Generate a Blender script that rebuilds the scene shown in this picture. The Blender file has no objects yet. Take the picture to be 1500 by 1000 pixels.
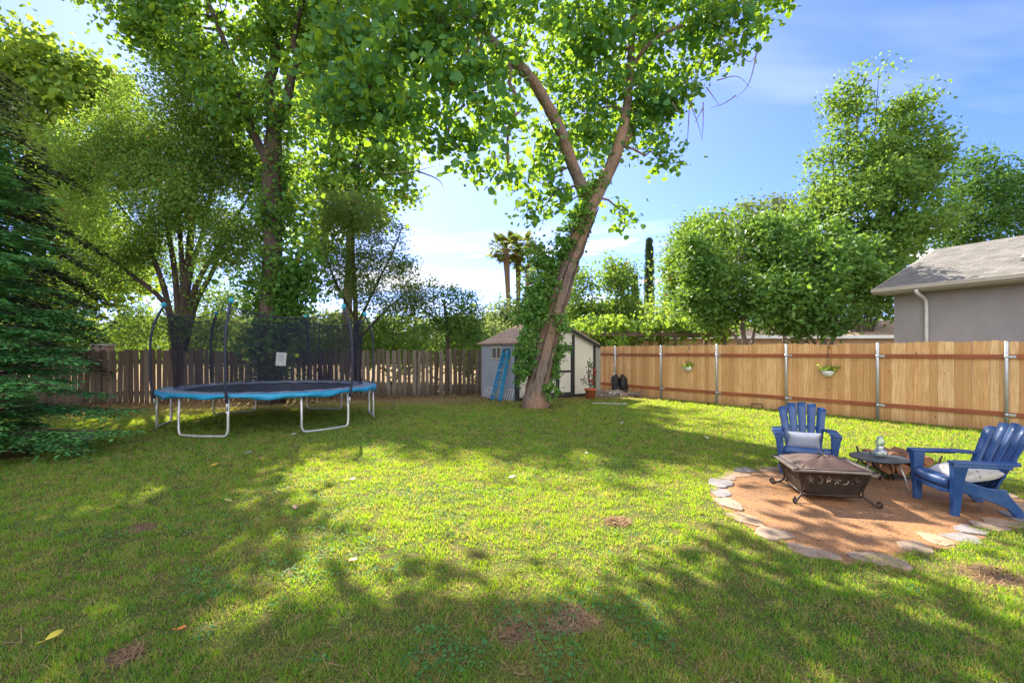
import bpy, bmesh, math, random
import numpy as np
from mathutils import Vector, Matrix
from mathutils.geometry import tessellate_polygon
random.seed(7)
RNG = np.random.default_rng(11)
SC = bpy.context.scene
COL = SC.collection
EYE = 1.62; FP = 700.0; HY = 515.0
R = math.radians
# ---------------------------------------------------------------- sun geometry
SUN_AZ, SUN_EL = R(22), R(37)              # azimuth counted to the left of +Y
SDX, SDY = -math.sin(SUN_AZ), math.cos(SUN_AZ)
ST = math.tan(SUN_EL)

def W(px, py, Y):                          # point at depth Y
    return np.array([(px-750)/FP*Y, Y, EYE+(HY-py)/FP*Y])
def G(px, py, z=0.0):                      # point on the level z
    Y = (EYE-z)*FP/(py-HY)
    return np.array([(px-750)/FP*Y, Y, z])

# ---------------------------------------------------------------- noise
def _h(ix, iy, iz, s):
    n = (ix*374761393 + iy*668265263 + iz*2147483647 + s*1274126177) & 0xffffffff
    n = ((n ^ (n >> 13))*1274126177) & 0xffffffff
    n = ((n ^ (n >> 16))*2246822519) & 0xffffffff
    return ((n ^ (n >> 15)) & 0xffffff)/float(0xffffff)
def vnoise(P, scale=1.0, seed=0):
    P = np.asarray(P, float)*scale
    i = np.floor(P).astype(np.int64); f = P-i; f = f*f*(3-2*f)
    r = 0
    for a in (0, 1):
        for b in (0, 1):
            for c in (0, 1):
                w = (f[:, 0] if a else 1-f[:, 0])*(f[:, 1] if b else 1-f[:, 1])*(f[:, 2] if c else 1-f[:, 2])
                r = r + w*_h(i[:, 0]+a, i[:, 1]+b, i[:, 2]+c, seed)
    return r
def inpoly(x, y, poly):
    x = np.asarray(x); y = np.asarray(y)
    ins = np.zeros(x.shape, bool); n = len(poly); j = n-1
    for i in range(n):
        xi, yi = poly[i]; xj, yj = poly[j]
        c = ((yi > y) != (yj > y)) & (x < (xj-xi)*(y-yi)/(yj-yi+1e-12)+xi)
        ins ^= c; j = i
    return ins

# ---------------------------------------------------------------- scene objects
def link(o, parent=None):
    COL.objects.link(o)
    if parent is not None: o.parent = parent
    return o
def tag(o, label=None, cat=None, group=None, kind=None):
    if label: o['label'] = label
    if cat: o['category'] = cat
    if group: o['group'] = group
    if kind: o['kind'] = kind
    return o
def empty(name, loc, rz=0, label=None, cat=None, group=None):
    o = bpy.data.objects.new(name, None); o.location = tuple(loc); o.rotation_euler = (0, 0, rz)
    o.empty_display_size = .2
    link(o); return tag(o, label, cat, group)
def np_mesh(name, V, F, mat, parent=None, smooth=False, loc=None):
    """V (n,3); F (m,k) array of equal sized faces"""
    V = np.asarray(V, np.float32); F = np.asarray(F, np.int32)
    if loc is not None: V = V-np.asarray(loc, np.float32)
    me = bpy.data.meshes.new(name)
    me.vertices.add(len(V)); me.vertices.foreach_set('co', V.ravel())
    me.loops.add(F.size); me.loops.foreach_set('vertex_index', F.ravel())
    me.polygons.add(len(F)); me.polygons.foreach_set('loop_start', np.arange(0, F.size, F.shape[1], dtype=np.int32))
    if smooth: me.polygons.foreach_set('use_smooth', np.ones(len(F), bool))
    me.materials.append(mat); me.update(calc_edges=True)
    return link(bpy.data.objects.new(name, me), parent)

class MB:
    def __init__(s): s.v = []; s.f = []; s.sm = []
    def add(s, V, F, smooth=False):
        b = len(s.v); s.v += [tuple(map(float, p)) for p in V]
        s.f += [tuple(b+i for i in f) for f in F]; s.sm += [smooth]*len(F); return s
    def box(s, c, d, M=None, rz=0, ch=0):
        hx, hy, hz = d[0]/2, d[1]/2, d[2]/2
        V = [Vector((x*hx, y*hy, z*hz)) for x in (-1, 1) for y in (-1, 1) for z in (-1, 1)]
        if M is None: M = Matrix.Rotation(rz, 3, 'Z')
        V = [M @ p + Vector(c) for p in V]
        return s.add(V, [(0, 1, 3, 2), (4, 6, 7, 5), (0, 4, 5, 1), (2, 3, 7, 6), (0, 2, 6, 4), (1, 5, 7, 3)])
    def tube(s, P, r, n=8, cap=True, smooth=True, squash=None):
        P = [Vector(p) for p in P]; m = len(P)
        if not hasattr(r, '__len__'): r = [r]*m
        t0 = (P[1]-P[0]).normalized(); a = Vector((0, 0, 1)) if abs(t0.z) < .9 else Vector((1, 0, 0))
        u = t0.cross(a).normalized(); V = []
        for i in range(m):
            t = (P[min(i+1, m-1)]-P[max(i-1, 0)])
            t = t.normalized() if t.length > 1e-9 else t0
            u = (u-t*u.dot(t)); u = u.normalized() if u.length > 1e-6 else t.orthogonal().normalized()
            w = t.cross(u)
            for k in range(n):
                A = 2*math.pi*k/n
                V.append(P[i]+(u*math.cos(A)+w*math.sin(A))*r[i])
        F = [(i*n+k, i*n+(k+1) % n, (i+1)*n+(k+1) % n, (i+1)*n+k) for i in range(m-1) for k in range(n)]
        s.add(V, F, smooth)
        if cap:
            b = len(s.v)-len(V)
            s.f.append(tuple(b+k for k in reversed(range(n)))); s.f.append(tuple(b+(m-1)*n+k for k in range(n))); s.sm += [False]*2
        return s
    def lathe(s, prof, n=24, c=(0, 0, 0), smooth=True):
        V = [(c[0]+r*math.cos(2*math.pi*k/n), c[1]+r*math.sin(2*math.pi*k/n), c[2]+z) for r, z in prof for k in range(n)]
        F = [(i*n+k, i*n+(k+1) % n, (i+1)*n+(k+1) % n, (i+1)*n+k) for i in range(len(prof)-1) for k in range(n)]
        return s.add(V, F, smooth)
    def prism(s, poly, off, thick):
        """poly: list of 3D points (planar), extruded by vector thick, shifted by off"""
        n = len(poly); o = Vector(off); t = Vector(thick)
        V = [Vector(p)+o for p in poly]+[Vector(p)+o+t for p in poly]
        F = [tuple(range(n))[::-1], tuple(range(n, 2*n))]+[(i, (i+1) % n, n+(i+1) % n, n+i) for i in range(n)]
        return s.add(V, F)
    def grid(s, pts, nu, nv, smooth=True, closed=False):
        F = []
        for i in range(nu-1):
            for j in range(nv if closed else nv-1):
                F.append((i*nv+j, i*nv+(j+1) % nv, (i+1)*nv+(j+1) % nv, (i+1)*nv+j))
        return s.add(pts, F, smooth)
    def build(s, name, mat, parent=None, bevel=0, fix=True, solid=0, sub=0):
        me = bpy.data.meshes.new(name); me.from_pydata(s.v, [], s.f); me.materials.append(mat)
        me.polygons.foreach_set('use_smooth', s.sm)
        if fix:
            b = bmesh.new(); b.from_mesh(me); bmesh.ops.recalc_face_normals(b, faces=b.faces); b.to_mesh(me); b.free()
        o = link(bpy.data.objects.new(name, me), parent)
        if solid:
            m = o.modifiers.new('solid', 'SOLIDIFY'); m.thickness = solid; m.offset = 0
        if bevel:
            m = o.modifiers.new('bev', 'BEVEL'); m.width = bevel; m.segments = 2; m.limit_method = 'ANGLE'; m.angle_limit = R(40)
        if sub:
            m = o.modifiers.new('sub', 'SUBSURF'); m.levels = sub; m.render_levels = sub
        return o

# ---------------------------------------------------------------- materials
class NT:
    def __init__(s, name):
        s.m = bpy.data.materials.new(name); s.m.use_nodes = True; s.t = s.m.node_tree; s.t.nodes.clear()
        s.out = s.n('ShaderNodeOutputMaterial')
    def n(s, typ, **kw):
        x = s.t.nodes.new(typ)
        for k, v in kw.items():
            if k.startswith('_'): setattr(x, k[1:], v)
            else: s.put(x.inputs[k.replace('__', ' ')], v)
        return x
    def put(s, sock, v):
        if isinstance(v, bpy.types.NodeSocket): s.t.links.new(v, sock)
        elif hasattr(v, 'outputs'): s.t.links.new(v.outputs[0], sock)
        else:
            if hasattr(v, '__len__') and len(v) == 3 and len(sock.default_value) == 4: v = (*v, 1)
            sock.default_value = v
    def mix(s, f, a, b):
        x = s.t.nodes.new('ShaderNodeMix'); x.data_type = 'RGBA'
        s.put(x.inputs[0], f); s.put(x.inputs[6], a); s.put(x.inputs[7], b); return x.outputs[2]
    def math(s, op, a, b=0.0, clamp=False):
        x = s.t.nodes.new('ShaderNodeMath'); x.operation = op; x.use_clamp = clamp; s.put(x.inputs[0], a); s.put(x.inputs[1], b); return x.outputs[0]
    def ramp(s, f, stops):
        x = s.t.nodes.new('ShaderNodeValToRGB'); e = x.color_ramp.elements
        while len(e) < len(stops): e.new(.5)
        for q, (p, c) in zip(e, stops):
            q.position = p; q.color = (c, c, c, 1) if not hasattr(c, '__len__') else (*c, 1)
        s.put(x.inputs[0], f); return x.outputs[0]
    def coord(s, scale=(1, 1, 1), rot=(0, 0, 0), kind='Object'):
        tc = s.n('ShaderNodeTexCoord'); mp = s.n('ShaderNodeMapping')
        s.t.links.new(tc.outputs[kind], mp.inputs['Vector']); mp.inputs['Scale'].default_value = scale; mp.inputs['Rotation'].default_value = rot
        return mp.outputs[0]
    def noise(s, vec, scale, detail=4, rough=.55):
        return s.n('ShaderNodeTexNoise', Vector=vec, Scale=scale, Detail=detail, Roughness=rough).outputs[0]
    def bump(s, h, strength=.4, dist=.02):
        return s.n('ShaderNodeBump', Height=h, Strength=strength, Distance=dist).outputs[0]
    def pbr(s, col, rough=.6, normal=None, metal=0, spec=.4):
        b = s.n('ShaderNodeBsdfPrincipled', Base__Color=col, Roughness=rough, Metallic=metal)
        b.inputs['Specular IOR Level'].default_value = spec
        if normal is not None: s.put(b.inputs['Normal'], normal)
        return b
    def done(s, sh):
        s.t.links.new(sh.outputs[0] if hasattr(sh, 'outputs') else sh, s.out.inputs[0]); return s.m

def simple(name, c1, c2=None, rough=.6, scale=6, metal=0, bump=.15, spec=.4, stretch=(1, 1, 1), bd=.01, detail=5):
    t = NT(name); v = t.coord(stretch)
    n = t.noise(v, scale, detail)
    c2 = c2 or tuple(x*.75 for x in c1)
    col = t.mix(t.ramp(n, [(.3, 0), (.7, 1)]), c1, c2)
    fine = t.noise(v, scale*9, 3)
    r = t.math('ADD', t.math('MULTIPLY', n, .2), rough-.1)
    return t.done(t.pbr(col, r, t.bump(fine, bump, bd), metal, spec))

def leafmat(name, cols, trans, tmix=.45, rough=.45, nscale=.7, gloss=.35, dry=None, sat_noise=True):
    """cols: dark, mid, light; trans: translucent colour (light coming through)"""
    t = NT(name)
    rnd = t.n('ShaderNodeNewGeometry').outputs['Random Per Island']
    pn = t.noise(t.coord(), nscale, 3)
    f = t.math('ADD', t.math('MULTIPLY', rnd, .55), t.math('MULTIPLY', t.math('SUBTRACT', pn, .28), 1.0), True)
    col = t.ramp(f, [(0, cols[0]), (.5, cols[1]), (1, cols[2])])
    tcol = t.mix(f, tuple(x*.7 for x in trans), trans)
    if dry:
        d = t.ramp(t.math('FRACT', t.math('MULTIPLY', rnd, 37.0)), [(1-dry[0]-.001, 0), (1-dry[0], 1)])
        col = t.mix(d, col, dry[1]); tcol = t.mix(d, tcol, dry[1])
    a = t.pbr(col, min(.75, rough+.2), spec=gloss*.5); b = t.n('ShaderNodeBsdfTranslucent', Color=tcol)
    m = t.n('ShaderNodeMixShader', Fac=tmix); t.t.links.new(a.outputs[0], m.inputs[1]); t.t.links.new(b.outputs[0], m.inputs[2])
    return t.done(m)

def barkmat(name, c1, c2, scale=5, warm=None):
    t = NT(name); v = t.coord((1, 1, .22))
    n = t.noise(v, scale*3, 8, .7); vo = t.n('ShaderNodeTexVoronoi', Vector=v, Scale=scale*4.0)
    col = t.mix(t.ramp(n, [(.3, 0), (.72, 1)]), c1, c2)
    big = t.noise(t.coord(), 1.1, 4)
    col = t.mix(t.ramp(big, [(.42, 0), (.62, .6)]), col, warm or tuple(x*1.05 for x in c2))
    h = t.math('ADD', t.math('MULTIPLY', vo.outputs[0], .6), n)
    return t.done(t.pbr(col, .9, t.bump(h, .9, .05), spec=.15))

M = {}
M['bark'] = barkmat('grey_bark', (.14, .11, .10), (.34, .29, .27))
M['bark_warm'] = barkmat('warm_bark', (.10, .07, .058), (.27, .21, .18), 5, (.34, .20, .12))
M['bark_dark'] = barkmat('dark_bark', (.035, .026, .022), (.12, .092, .076))
M['bark_palm'] = barkmat('palm_bark', (.07, .045, .03), (.2, .14, .09), 8)
M['leaf_main'] = leafmat('cottonwood_leaves', ((0.018, 0.08, 0.045), (0.055, 0.18, 0.07), (0.15, 0.33, 0.07)), (0.4, 0.62, 0.03), 0.43, .4, .5, .5)
M['leaf_big'] = leafmat('tall_tree_leaves', ((0.025, 0.095, 0.04), (0.075, 0.19, 0.05), (0.16, 0.32, 0.06)), (0.4, 0.6, 0.04), 0.42, .42, .4, .4, (.01, (.5, .35, .05)))
M['leaf_fine'] = leafmat('privet_leaves', ((0.04, 0.11, 0.035), (0.11, 0.215, 0.05), (0.25, 0.37, 0.08)), (0.36, 0.54, 0.05), 0.36, .45, .5, .4, (.02, (.25, .13, .05)))
M['leaf_bay'] = leafmat('bay_leaves', ((0.055, 0.13, 0.045), (0.13, 0.22, 0.06), (0.26, 0.35, 0.09)), (0.42, 0.52, 0.06), 0.4, .42, .6, .4)
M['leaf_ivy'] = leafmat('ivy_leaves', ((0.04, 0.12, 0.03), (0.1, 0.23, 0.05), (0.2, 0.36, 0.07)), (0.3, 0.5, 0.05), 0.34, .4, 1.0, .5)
M['leaf_iv2'] = leafmat('dark_ivy_leaves', ((.03, .09, .025), (.07, .17, .035), (.14, .26, .05)), (.3, .5, .04), .35, .4, 1.0, .5)  # darker green leaves than the ivy on the leaning tree
M['leaf_conif'] = leafmat('redwood_needles', ((0.025, 0.11, 0.04), (0.08, 0.25, 0.075), (0.22, 0.46, 0.12)), (0.2, 0.42, 0.06), 0.28, .5, 1.2, .3)
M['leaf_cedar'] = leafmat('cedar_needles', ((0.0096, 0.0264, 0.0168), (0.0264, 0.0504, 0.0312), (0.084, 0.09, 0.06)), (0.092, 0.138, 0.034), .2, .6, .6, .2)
M['leaf_yellow'] = leafmat('sycamore_leaves', ((0.05, 0.13, 0.035), (0.13, 0.25, 0.05), (0.28, 0.38, 0.07)), (0.46, 0.58, 0.05), 0.42, .5, .5, .3)
M['leaf_right'] = leafmat('walnut_leaves', ((0.035, 0.11, 0.03), (0.09, 0.2, 0.045), (0.19, 0.32, 0.07)), (0.34, 0.5, 0.05), 0.36, .42, .4, .4)
M['leaf_fig'] = leafmat('glossy_fruit_leaves', ((0.03, 0.09, 0.025), (0.08, 0.19, 0.035), (0.2, 0.34, 0.07)), (0.28, 0.46, 0.04), 0.32, .35, .5, .6)
M['leaf_dark'] = leafmat('dark_evergreen_leaves', ((0.0174, 0.058, 0.0217), (0.0435, 0.1232, 0.0319), (0.1015, 0.203, 0.0435)), (0.184, 0.345, 0.034), .3, .45, .5, .35)
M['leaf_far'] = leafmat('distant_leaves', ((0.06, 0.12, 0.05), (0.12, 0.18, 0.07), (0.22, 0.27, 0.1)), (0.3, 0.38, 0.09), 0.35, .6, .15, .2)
M['leaf_vine'] = leafmat('grape_leaves', ((0.06, 0.16, 0.03), (0.16, 0.3, 0.045), (0.3, 0.44, 0.07)), (0.42, 0.58, 0.05), 0.38, .45, .6, .4)
M['leaf_palm'] = leafmat('palm_fronds', ((0.05, 0.1, 0.03), (0.11, 0.17, 0.045), (0.22, 0.27, 0.08)), (0.3, 0.38, 0.06), 0.35, .5, .5, .35, (.12, (.22, .13, .05)))
M['leaf_cyp'] = leafmat('cypress_foliage', ((0.03, 0.06, 0.04), (0.05, 0.1, 0.05), (0.09, 0.14, 0.07)), (0.12, 0.2, 0.06), .2, .7, .5, .2)
M['litter'] = leafmat('dry_litter', ((.12, .06, .03), (.26, .14, .07), (.42, .28, .16)), (.4, .22, .08), .2, .8, 1.0, .1)
SKY, SUN, EXPO, CLOUD, BACK_FILL = .105, 5.0, 1.9, 4.5, 7.5
# ================================================================ vegetation
# where sunlight reaches the lawn through gaps between the crowns (ground metres)
_lp = [[(430,652),(560,642),(700,655),(900,655),(1040,690),(1060,760),(1150,812),(1400,845),(1500,860),(1500,925),(1250,885),(1000,815),(860,765),(770,750),(700,790),(630,850),(540,830),(490,760),(445,700)],
       [(905,612),(1000,598),(1160,605),(1500,650),(1560,690),(1300,672),(1100,676),(950,645)],
       [(180,700),(270,700),(270,735),(110,760)], [(550,832),(640,845),(640,870),(560,860)], [(790,835),(850,840),(850,872),(800,870)],
       [(590,622),(720,626),(700,634),(590,632)], [(240,608),(310,612),(300,622),(180,622)]]
LIT = [[tuple(G(*q)[:2]) for q in p] for p in _lp]
def keep_mask(P, prob, rng):
    """False for clumps whose shadow would fall on a sunlit patch of lawn"""
    d = P[:, 2]/ST
    gx = P[:, 0]-SDX*d; gy = P[:, 1]-SDY*d
    gx = gx+(vnoise(P, 1.3, 5)-.5)*.35; gy = gy+(vnoise(P, 1.3, 6)-.5)*.5
    lit = np.zeros(len(P), bool)
    for p in LIT: lit |= inpoly(gx, gy, p)
    return ~(lit & (rng.random(len(P)) < prob))

def unit(v): return v/(np.linalg.norm(v, axis=1, keepdims=True)+1e-9)
def leaf_mesh(P, size, rng, aspect=.75, droop=.3, shape='fold', flat=0.0, axis=None):
    """P (n,3) leaf bases; returns V, F"""
    n = len(P)
    a = rng.normal(size=(n, 3)); a[:, 2] = a[:, 2]*.6-droop; a = unit(a)
    if axis is not None: a = unit(axis+a*.55)
    up = rng.normal(size=(n, 3)); up[:, 2] += .5+flat*3
    b = unit(np.cross(a, up)); nrm = unit(np.cross(b, a))
    s = (size*(.45+.95*rng.random(n)))[:, None]
    w = s*aspect*.5
    if shape == 'fold':
        fold = nrm*s*.09
        V = np.stack([P, P+a*s*.28+b*w+fold, P+a*s*.72+b*w*.72+fold*.8, P+a*s, P+a*s*.72-b*w*.72+fold*.8, P+a*s*.28-b*w+fold], 1).reshape(-1, 3)
        i = (np.arange(n)*6)[:, None]
        F = np.concatenate([i+np.array([0, 1, 2, 3]), i+np.array([0, 3, 4, 5])], 0)
    else:
        V = np.stack([P, P+a*s*.45+b*w, P+a*s, P+a*s*.45-b*w], 1).reshape(-1, 3)
        F = (np.arange(n)*4)[:, None]+np.array([0, 1, 2, 3])
    return V, F

def crown_points(blobs, rng, cdens, lpc, spread, gap=.42, gscale=.55, seed=0, prune=.9, shell=2.4):
    """blobs (cx,cy,cz,rx,ry,rz). cdens clumps per m3-ish. -> clump centres, leaf bases"""
    C = []
    for (cx, cy, cz, rx, ry, rz) in blobs:
        n = max(6, int(cdens*(rx*ry*rz)**.8*4))
        d = unit(rng.normal(size=(n, 3))); r = rng.random(n)**(1/shell)
        C.append(np.array([cx, cy, cz])+d*r[:, None]*np.array([rx, ry, rz]))
    C = np.concatenate(C)
    g = vnoise(C, gscale, seed)*.6+vnoise(C, gscale*2.3, seed+1)*.4
    C = C[g > gap-.0]
    if prune: C = C[keep_mask(C, prune, rng)]
    k = rng.poisson(lpc, len(C))+2
    idx = np.repeat(np.arange(len(C)), k)
    s = spread*(.6+.8*rng.random(len(C)))[idx][:, None]
    L = C[idx]+rng.normal(size=(len(idx), 3))*s*np.array([1, 1, .62])
    return C, L

def wob(P0, P1, n, amp, rng, sag=0.0):
    P0 = np.asarray(P0, float); P1 = np.asarray(P1, float); t = np.linspace(0, 1, n)[:, None]
    L = np.linalg.norm(P1-P0)
    P = P0+(P1-P0)*t+rng.normal(size=(n, 3))*amp*L*np.sin(t*math.pi)
    P[:, 2] += np.sin(t[:, 0]*math.pi)*L*sag
    return P
def smooth_path(pts, k=4):
    """Catmull-Rom"""
    P = [np.asarray(p, float) for p in pts]; P = [2*P[0]-P[1]]+P+[2*P[-1]-P[-2]]
    out = []
    for i in range(1, len(P)-2):
        for j in range(k):
            t = j/k
            out.append(.5*((2*P[i])+(-P[i-1]+P[i+1])*t+(2*P[i-1]-5*P[i]+4*P[i+1]-P[i+2])*t*t+(-P[i-1]+3*P[i]-3*P[i+1]+P[i+2])*t**3))
    out.append(P[-2]); return out

def blob(px, py, Y, rx, rz, ry=None):
    c = W(px, py, Y); a = rx/FP*Y; b = rz/FP*Y
    return (c[0], c[1], c[2], a, ry if ry else (a+b)/2*.9, b)

def make_tree(name, label, cat, stems, blobs, leafm, barkm, rng, cdens=1.0, lpc=26, spread=.35, leaf=.14, aspect=.8, shape='fold',
              gap=.42, gscale=.55, seed=0, prune=.9, twigs=.6, droop=.3, group=None, limb_r=.05, shell=2.4, sides=10, bare=(), jit=.0, KD=3.0, hang=.8):
    """stems: list of (points, radii)"""
    base = np.array([stems[0][0][0][0], stems[0][0][0][1], 0.0])
    root = empty(name, base, 0, label, cat, group)
    mb = MB(); nodes = []
    for pts, rad in stems:
        sp = smooth_path(pts, 5); rr = np.interp(np.linspace(0, 1, len(sp)), np.linspace(0, 1, len(rad)), rad)
        sp = np.array(sp)
        if jit: sp[1:] += (np.stack([vnoise(sp[1:], 1.2, seed+7), vnoise(sp[1:], 1.2, seed+8), sp[1:, 0]*0+.5], 1)-.5)*jit
        mb.tube(sp-base, [r*(1+.1*random.uniform(-1, 1)) for r in rr], sides)
        nodes += [(p, r) for p, r in zip(sp, rr)]
    NP = np.array([n[0] for n in nodes]); NR = np.array([n[1] for n in nodes])
    extra = []
    for b in blobs:
        c = np.array(b[:3])
        if prune and not keep_mask(c[None], 1.0, rng)[0]: continue
        d = np.linalg.norm(NP-c, axis=1)+np.maximum(0, NP[:, 2]-c[2])*hang; i = int(np.argmin(d))
        ln = np.linalg.norm(NP[i]-c)
        if ln < .3: continue
        p = wob(NP[i], c, 7, .05, rng, .06); r0 = min(NR[i]*.7, limb_r*(.7+ln*.25)); 
        mb.tube(p-base, np.linspace(r0, r0*.35, 7), 6); extra += list(p[2:])
    if extra: NP = np.concatenate([NP, np.array(extra)])
    C, L = crown_points(blobs, rng, cdens*KD, lpc, spread, gap, gscale, seed, prune, shell)
    twigs = twigs/KD**.7
    for c in C[rng.random(len(C)) < twigs]:
        i = int(np.argmin(np.linalg.norm(NP-c, axis=1)))
        if np.linalg.norm(NP[i]-c) < .15: continue
        ln = np.linalg.norm(NP[i]-c); mb.tube(wob(NP[i], c, 4, .06, rng, .05)-base, [min(.03, .008+ln*.008), .014, .008, .004], 3, cap=False)
    for p in bare: mb.tube(np.array(p[0])-base, np.linspace(p[1], .004, len(p[0])), 4, cap=False)
    mb.build('trunk', barkm, root, fix=False)
    V, F = leaf_mesh(L, leaf, rng, aspect, droop, shape)
    np_mesh('crown', V, F, leafm, root, loc=base)
    print('TREE', name, len(C), len(L))
    return root
def rg(s): return np.random.default_rng(s)

# ---- main leaning tree beside the shed
MT = 13.9
tp = [W(784, 600, MT), W(790, 560, MT), W(800, 510, MT), W(814, 450, MT-.05), W(832, 390, MT-.1), W(852, 335, MT-.15), W(862, 305, MT-.2)]
tp[0][2] = -.1
lb = [W(862, 305, MT-.2), W(850, 270, MT-.3), W(836, 235, MT-.5), W(822, 195, MT-.7), W(802, 155, MT-1.0), W(775, 112, MT-1.4), W(735, 76, MT-2.0), W(700, 40, MT-2.5), W(655, -10, MT-3.0), W(600, -90, MT-3.2)]
rb = [W(862, 305, MT-.2), W(882, 270, MT-.1), W(900, 232, MT), W(914, 185, MT+.1), W(922, 120, MT+.2), W(925, 60, MT+.3), W(930, 0, MT+.4), W(940, -90, MT+.5), W(930, -200, MT+.5)]
rc = [W(920, 110, MT+.2), W(942, 75, MT), W(968, 52, MT-.2), W(1000, 38, MT-.4), W(1035, 32, MT-.6), W(1065, 50, MT-.8)]
rd = [W(905, 220, MT), W(925, 190, MT+.4), W(938, 120, MT+.8), W(942, 50, MT+1), W(950, -50, MT+1.2)]
twb = []
rb_ = rg(55)
for (a, b, c) in [((1065, 50), (1095, 90), (1110, 78)), ((1110, 70), (1098, 120), (1078, 145)), ((1078, 140), (1060, 152), (1040, 158)), ((1030, 150), (1030, 180), (1028, 208)),
                  ((1010, 150), (1020, 175), (1029, 205)), ((1010, 155), (1008, 190), (1006, 222)), ((1035, 128), (1045, 142), (1054, 155)), ((1050, 118), (1080, 112), (1100, 130)),
                  ((985, 150), (992, 162), (998, 168)), ((1030, 158), (1022, 172), (1018, 180))]:
    twb.append((np.array(smooth_path([W(*a, MT-.8), W(*b, MT-.85), W(*c, MT-.8)], 4)), .018))
for (a, b, c) in [((560, 255), (600, 252), (640, 243)), ((610, 250), (640, 262), (650, 275)), ((600, 255), (606, 270), (615, 285)), ((430, 100), (460, 120), (480, 140))]:
    twb.append((np.array(smooth_path([W(*a, 14.5), W(*b, 14.3), W(*c, 14.2)], 4)), .025))
mblobs = [blob(655, 45, 10.7, 95, 70, 1.6), blob(600, 120, 10.7, 75, 60, 1.3), blob(690, 150, 10.7, 70, 62, 1.3), blob(735, 205, 10.7, 48, 42, 1.0), blob(655, 205, 10.7, 40, 32, .8),
          blob(520, 60, 11.5, 80, 70, 1.4), blob(760, 60, 12.8, 80, 75, 1.5), blob(700, 245, 10.7, 40, 22, .7), blob(640, 180, 10.7, 36, 28, .7), blob(745, 255, 10.7, 26, 16, .6),
          blob(850, 70, 14.1, 80, 75, 1.5), blob(858, 160, 14.3, 62, 60, 1.3), blob(800, 215, 13.9, 40, 45, .9), blob(885, 215, 14.5, 42, 40, .8),
          blob(970, 60, 14.4, 85, 58, 1.5), blob(970, 135, 14.3, 55, 42, 1.1), blob(1050, 50, 13.3, 60, 45, 1.1), blob(1100, 8, 13.2, 55, 24, .8),
          blob(935, 180, 14.6, 42, 38, .9), blob(975, 240, 13.4, 24, 36, .7), blob(800, 270, 13.5, 34, 30, .7), blob(785, 308, 13.5, 26, 18, .6), blob(830, 300, 13.6, 24, 30, .6), blob(1010, 115, 13.3, 34, 26, .8),
          blob(812, 345, 13.6, 22, 26, .5), blob(905, 345, 13.7, 28, 20, .6), blob(925, 320, 13.8, 26, 18, .5),
          blob(540, 130, 11, 52, 52, 1.3), blob(500, 165, 11.3, 42, 40, 1.1), blob(465, 105, 12, 48, 50, 1.3), blob(580, 170, 10.9, 40, 34, 1.0), blob(700, -90, 12.5, 150, 80, 2), blob(860, -110, 13.5, 140, 90, 2.2), blob(1000, -60, 13.4, 110, 60, 1.8), blob(900, -240, 13.6, 140, 80, 2.2), blob(700, -220, 13, 120, 80, 2), blob(520, -60, 12.8, 90, 60, 1.6)]
make_tree('broadleaf_tree', 'tall tree leaning in front of the shed with ivy on its trunk', 'tree',
          [(tp, [.44, .37, .345, .31, .29, .285, .27]), (lb, [.22, .17, .16, .15, .15, .14, .12, .09, .05]), (rb, [.24, .2, .18, .14, .12, .11, .1, .07, .04]), (rc, [.07, .06, .05, .035, .02]), (rd, [.11, .09, .07, .05])],
          mblobs, M['leaf_main'], M['bark_warm'], rg(1), cdens=5.0, lpc=23, spread=.27, leaf=.165, aspect=.95, gap=.42, gscale=.8, seed=3, prune=.95, twigs=.8, droop=.5, limb_r=.04, sides=14, bare=twb[:10], KD=1.9, hang=-.15)

# ---- ivy wrapped round its trunk
r_ = rg(4)
iv = [blob(795, 420, 13.75, 26, 50, .45), blob(785, 380, 13.8, 20, 30, .4), blob(775, 470, 13.7, 24, 40, .4), blob(770, 518, 13.6, 21, 32, .36), blob(764, 545, 13.6, 15, 18, .3),
      blob(805, 395, 13.6, 20, 40, .45), blob(818, 470, 13.75, 15, 26, .35), blob(828, 360, 13.65, 18, 36, .42), blob(845, 330, 13.7, 16, 30, .45), blob(870, 268, 13.7, 18, 26, .4), blob(855, 300, 13.5, 12, 30, .4),
      blob(812, 540, 13.8, 11, 22, .3), blob(803, 570, 13.6, 12, 16, .25), blob(790, 450, 13.5, 14, 30, .3), blob(820, 510, 13.9, 14, 20, .3)]
iroot = empty('climbing_ivy', W(784, 600, MT)*np.array([1, 1, 0]), 0, 'leafy ivy climbing the trunk of the leaning tree', 'ivy')
C, L = crown_points(iv, r_, 105, 13, .085, .33, 1.8, 9, 0, 1.8)
V, F = leaf_mesh(L, .085, r_, .95, .45)
np_mesh('foliage', V, F, M['leaf_ivy'], iroot, loc=iroot.location)
vm = MB(); b0 = np.array(iroot.location)
for k in range(4):
    a = 2.2+k*.9; P = [np.array(p)+np.array([math.cos(a+i*.16)*(.36-.01*i), math.sin(a+i*.16)*(.36-.01*i), 0]) for i, p in enumerate(tp)]
    P[0][2] = 0.0
    vm.tube(np.array(smooth_path(P, 4))-b0, .018, 5)
vm.build('vine_stem', M['bark_dark'], iroot)
print('ivy', len(L))

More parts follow.
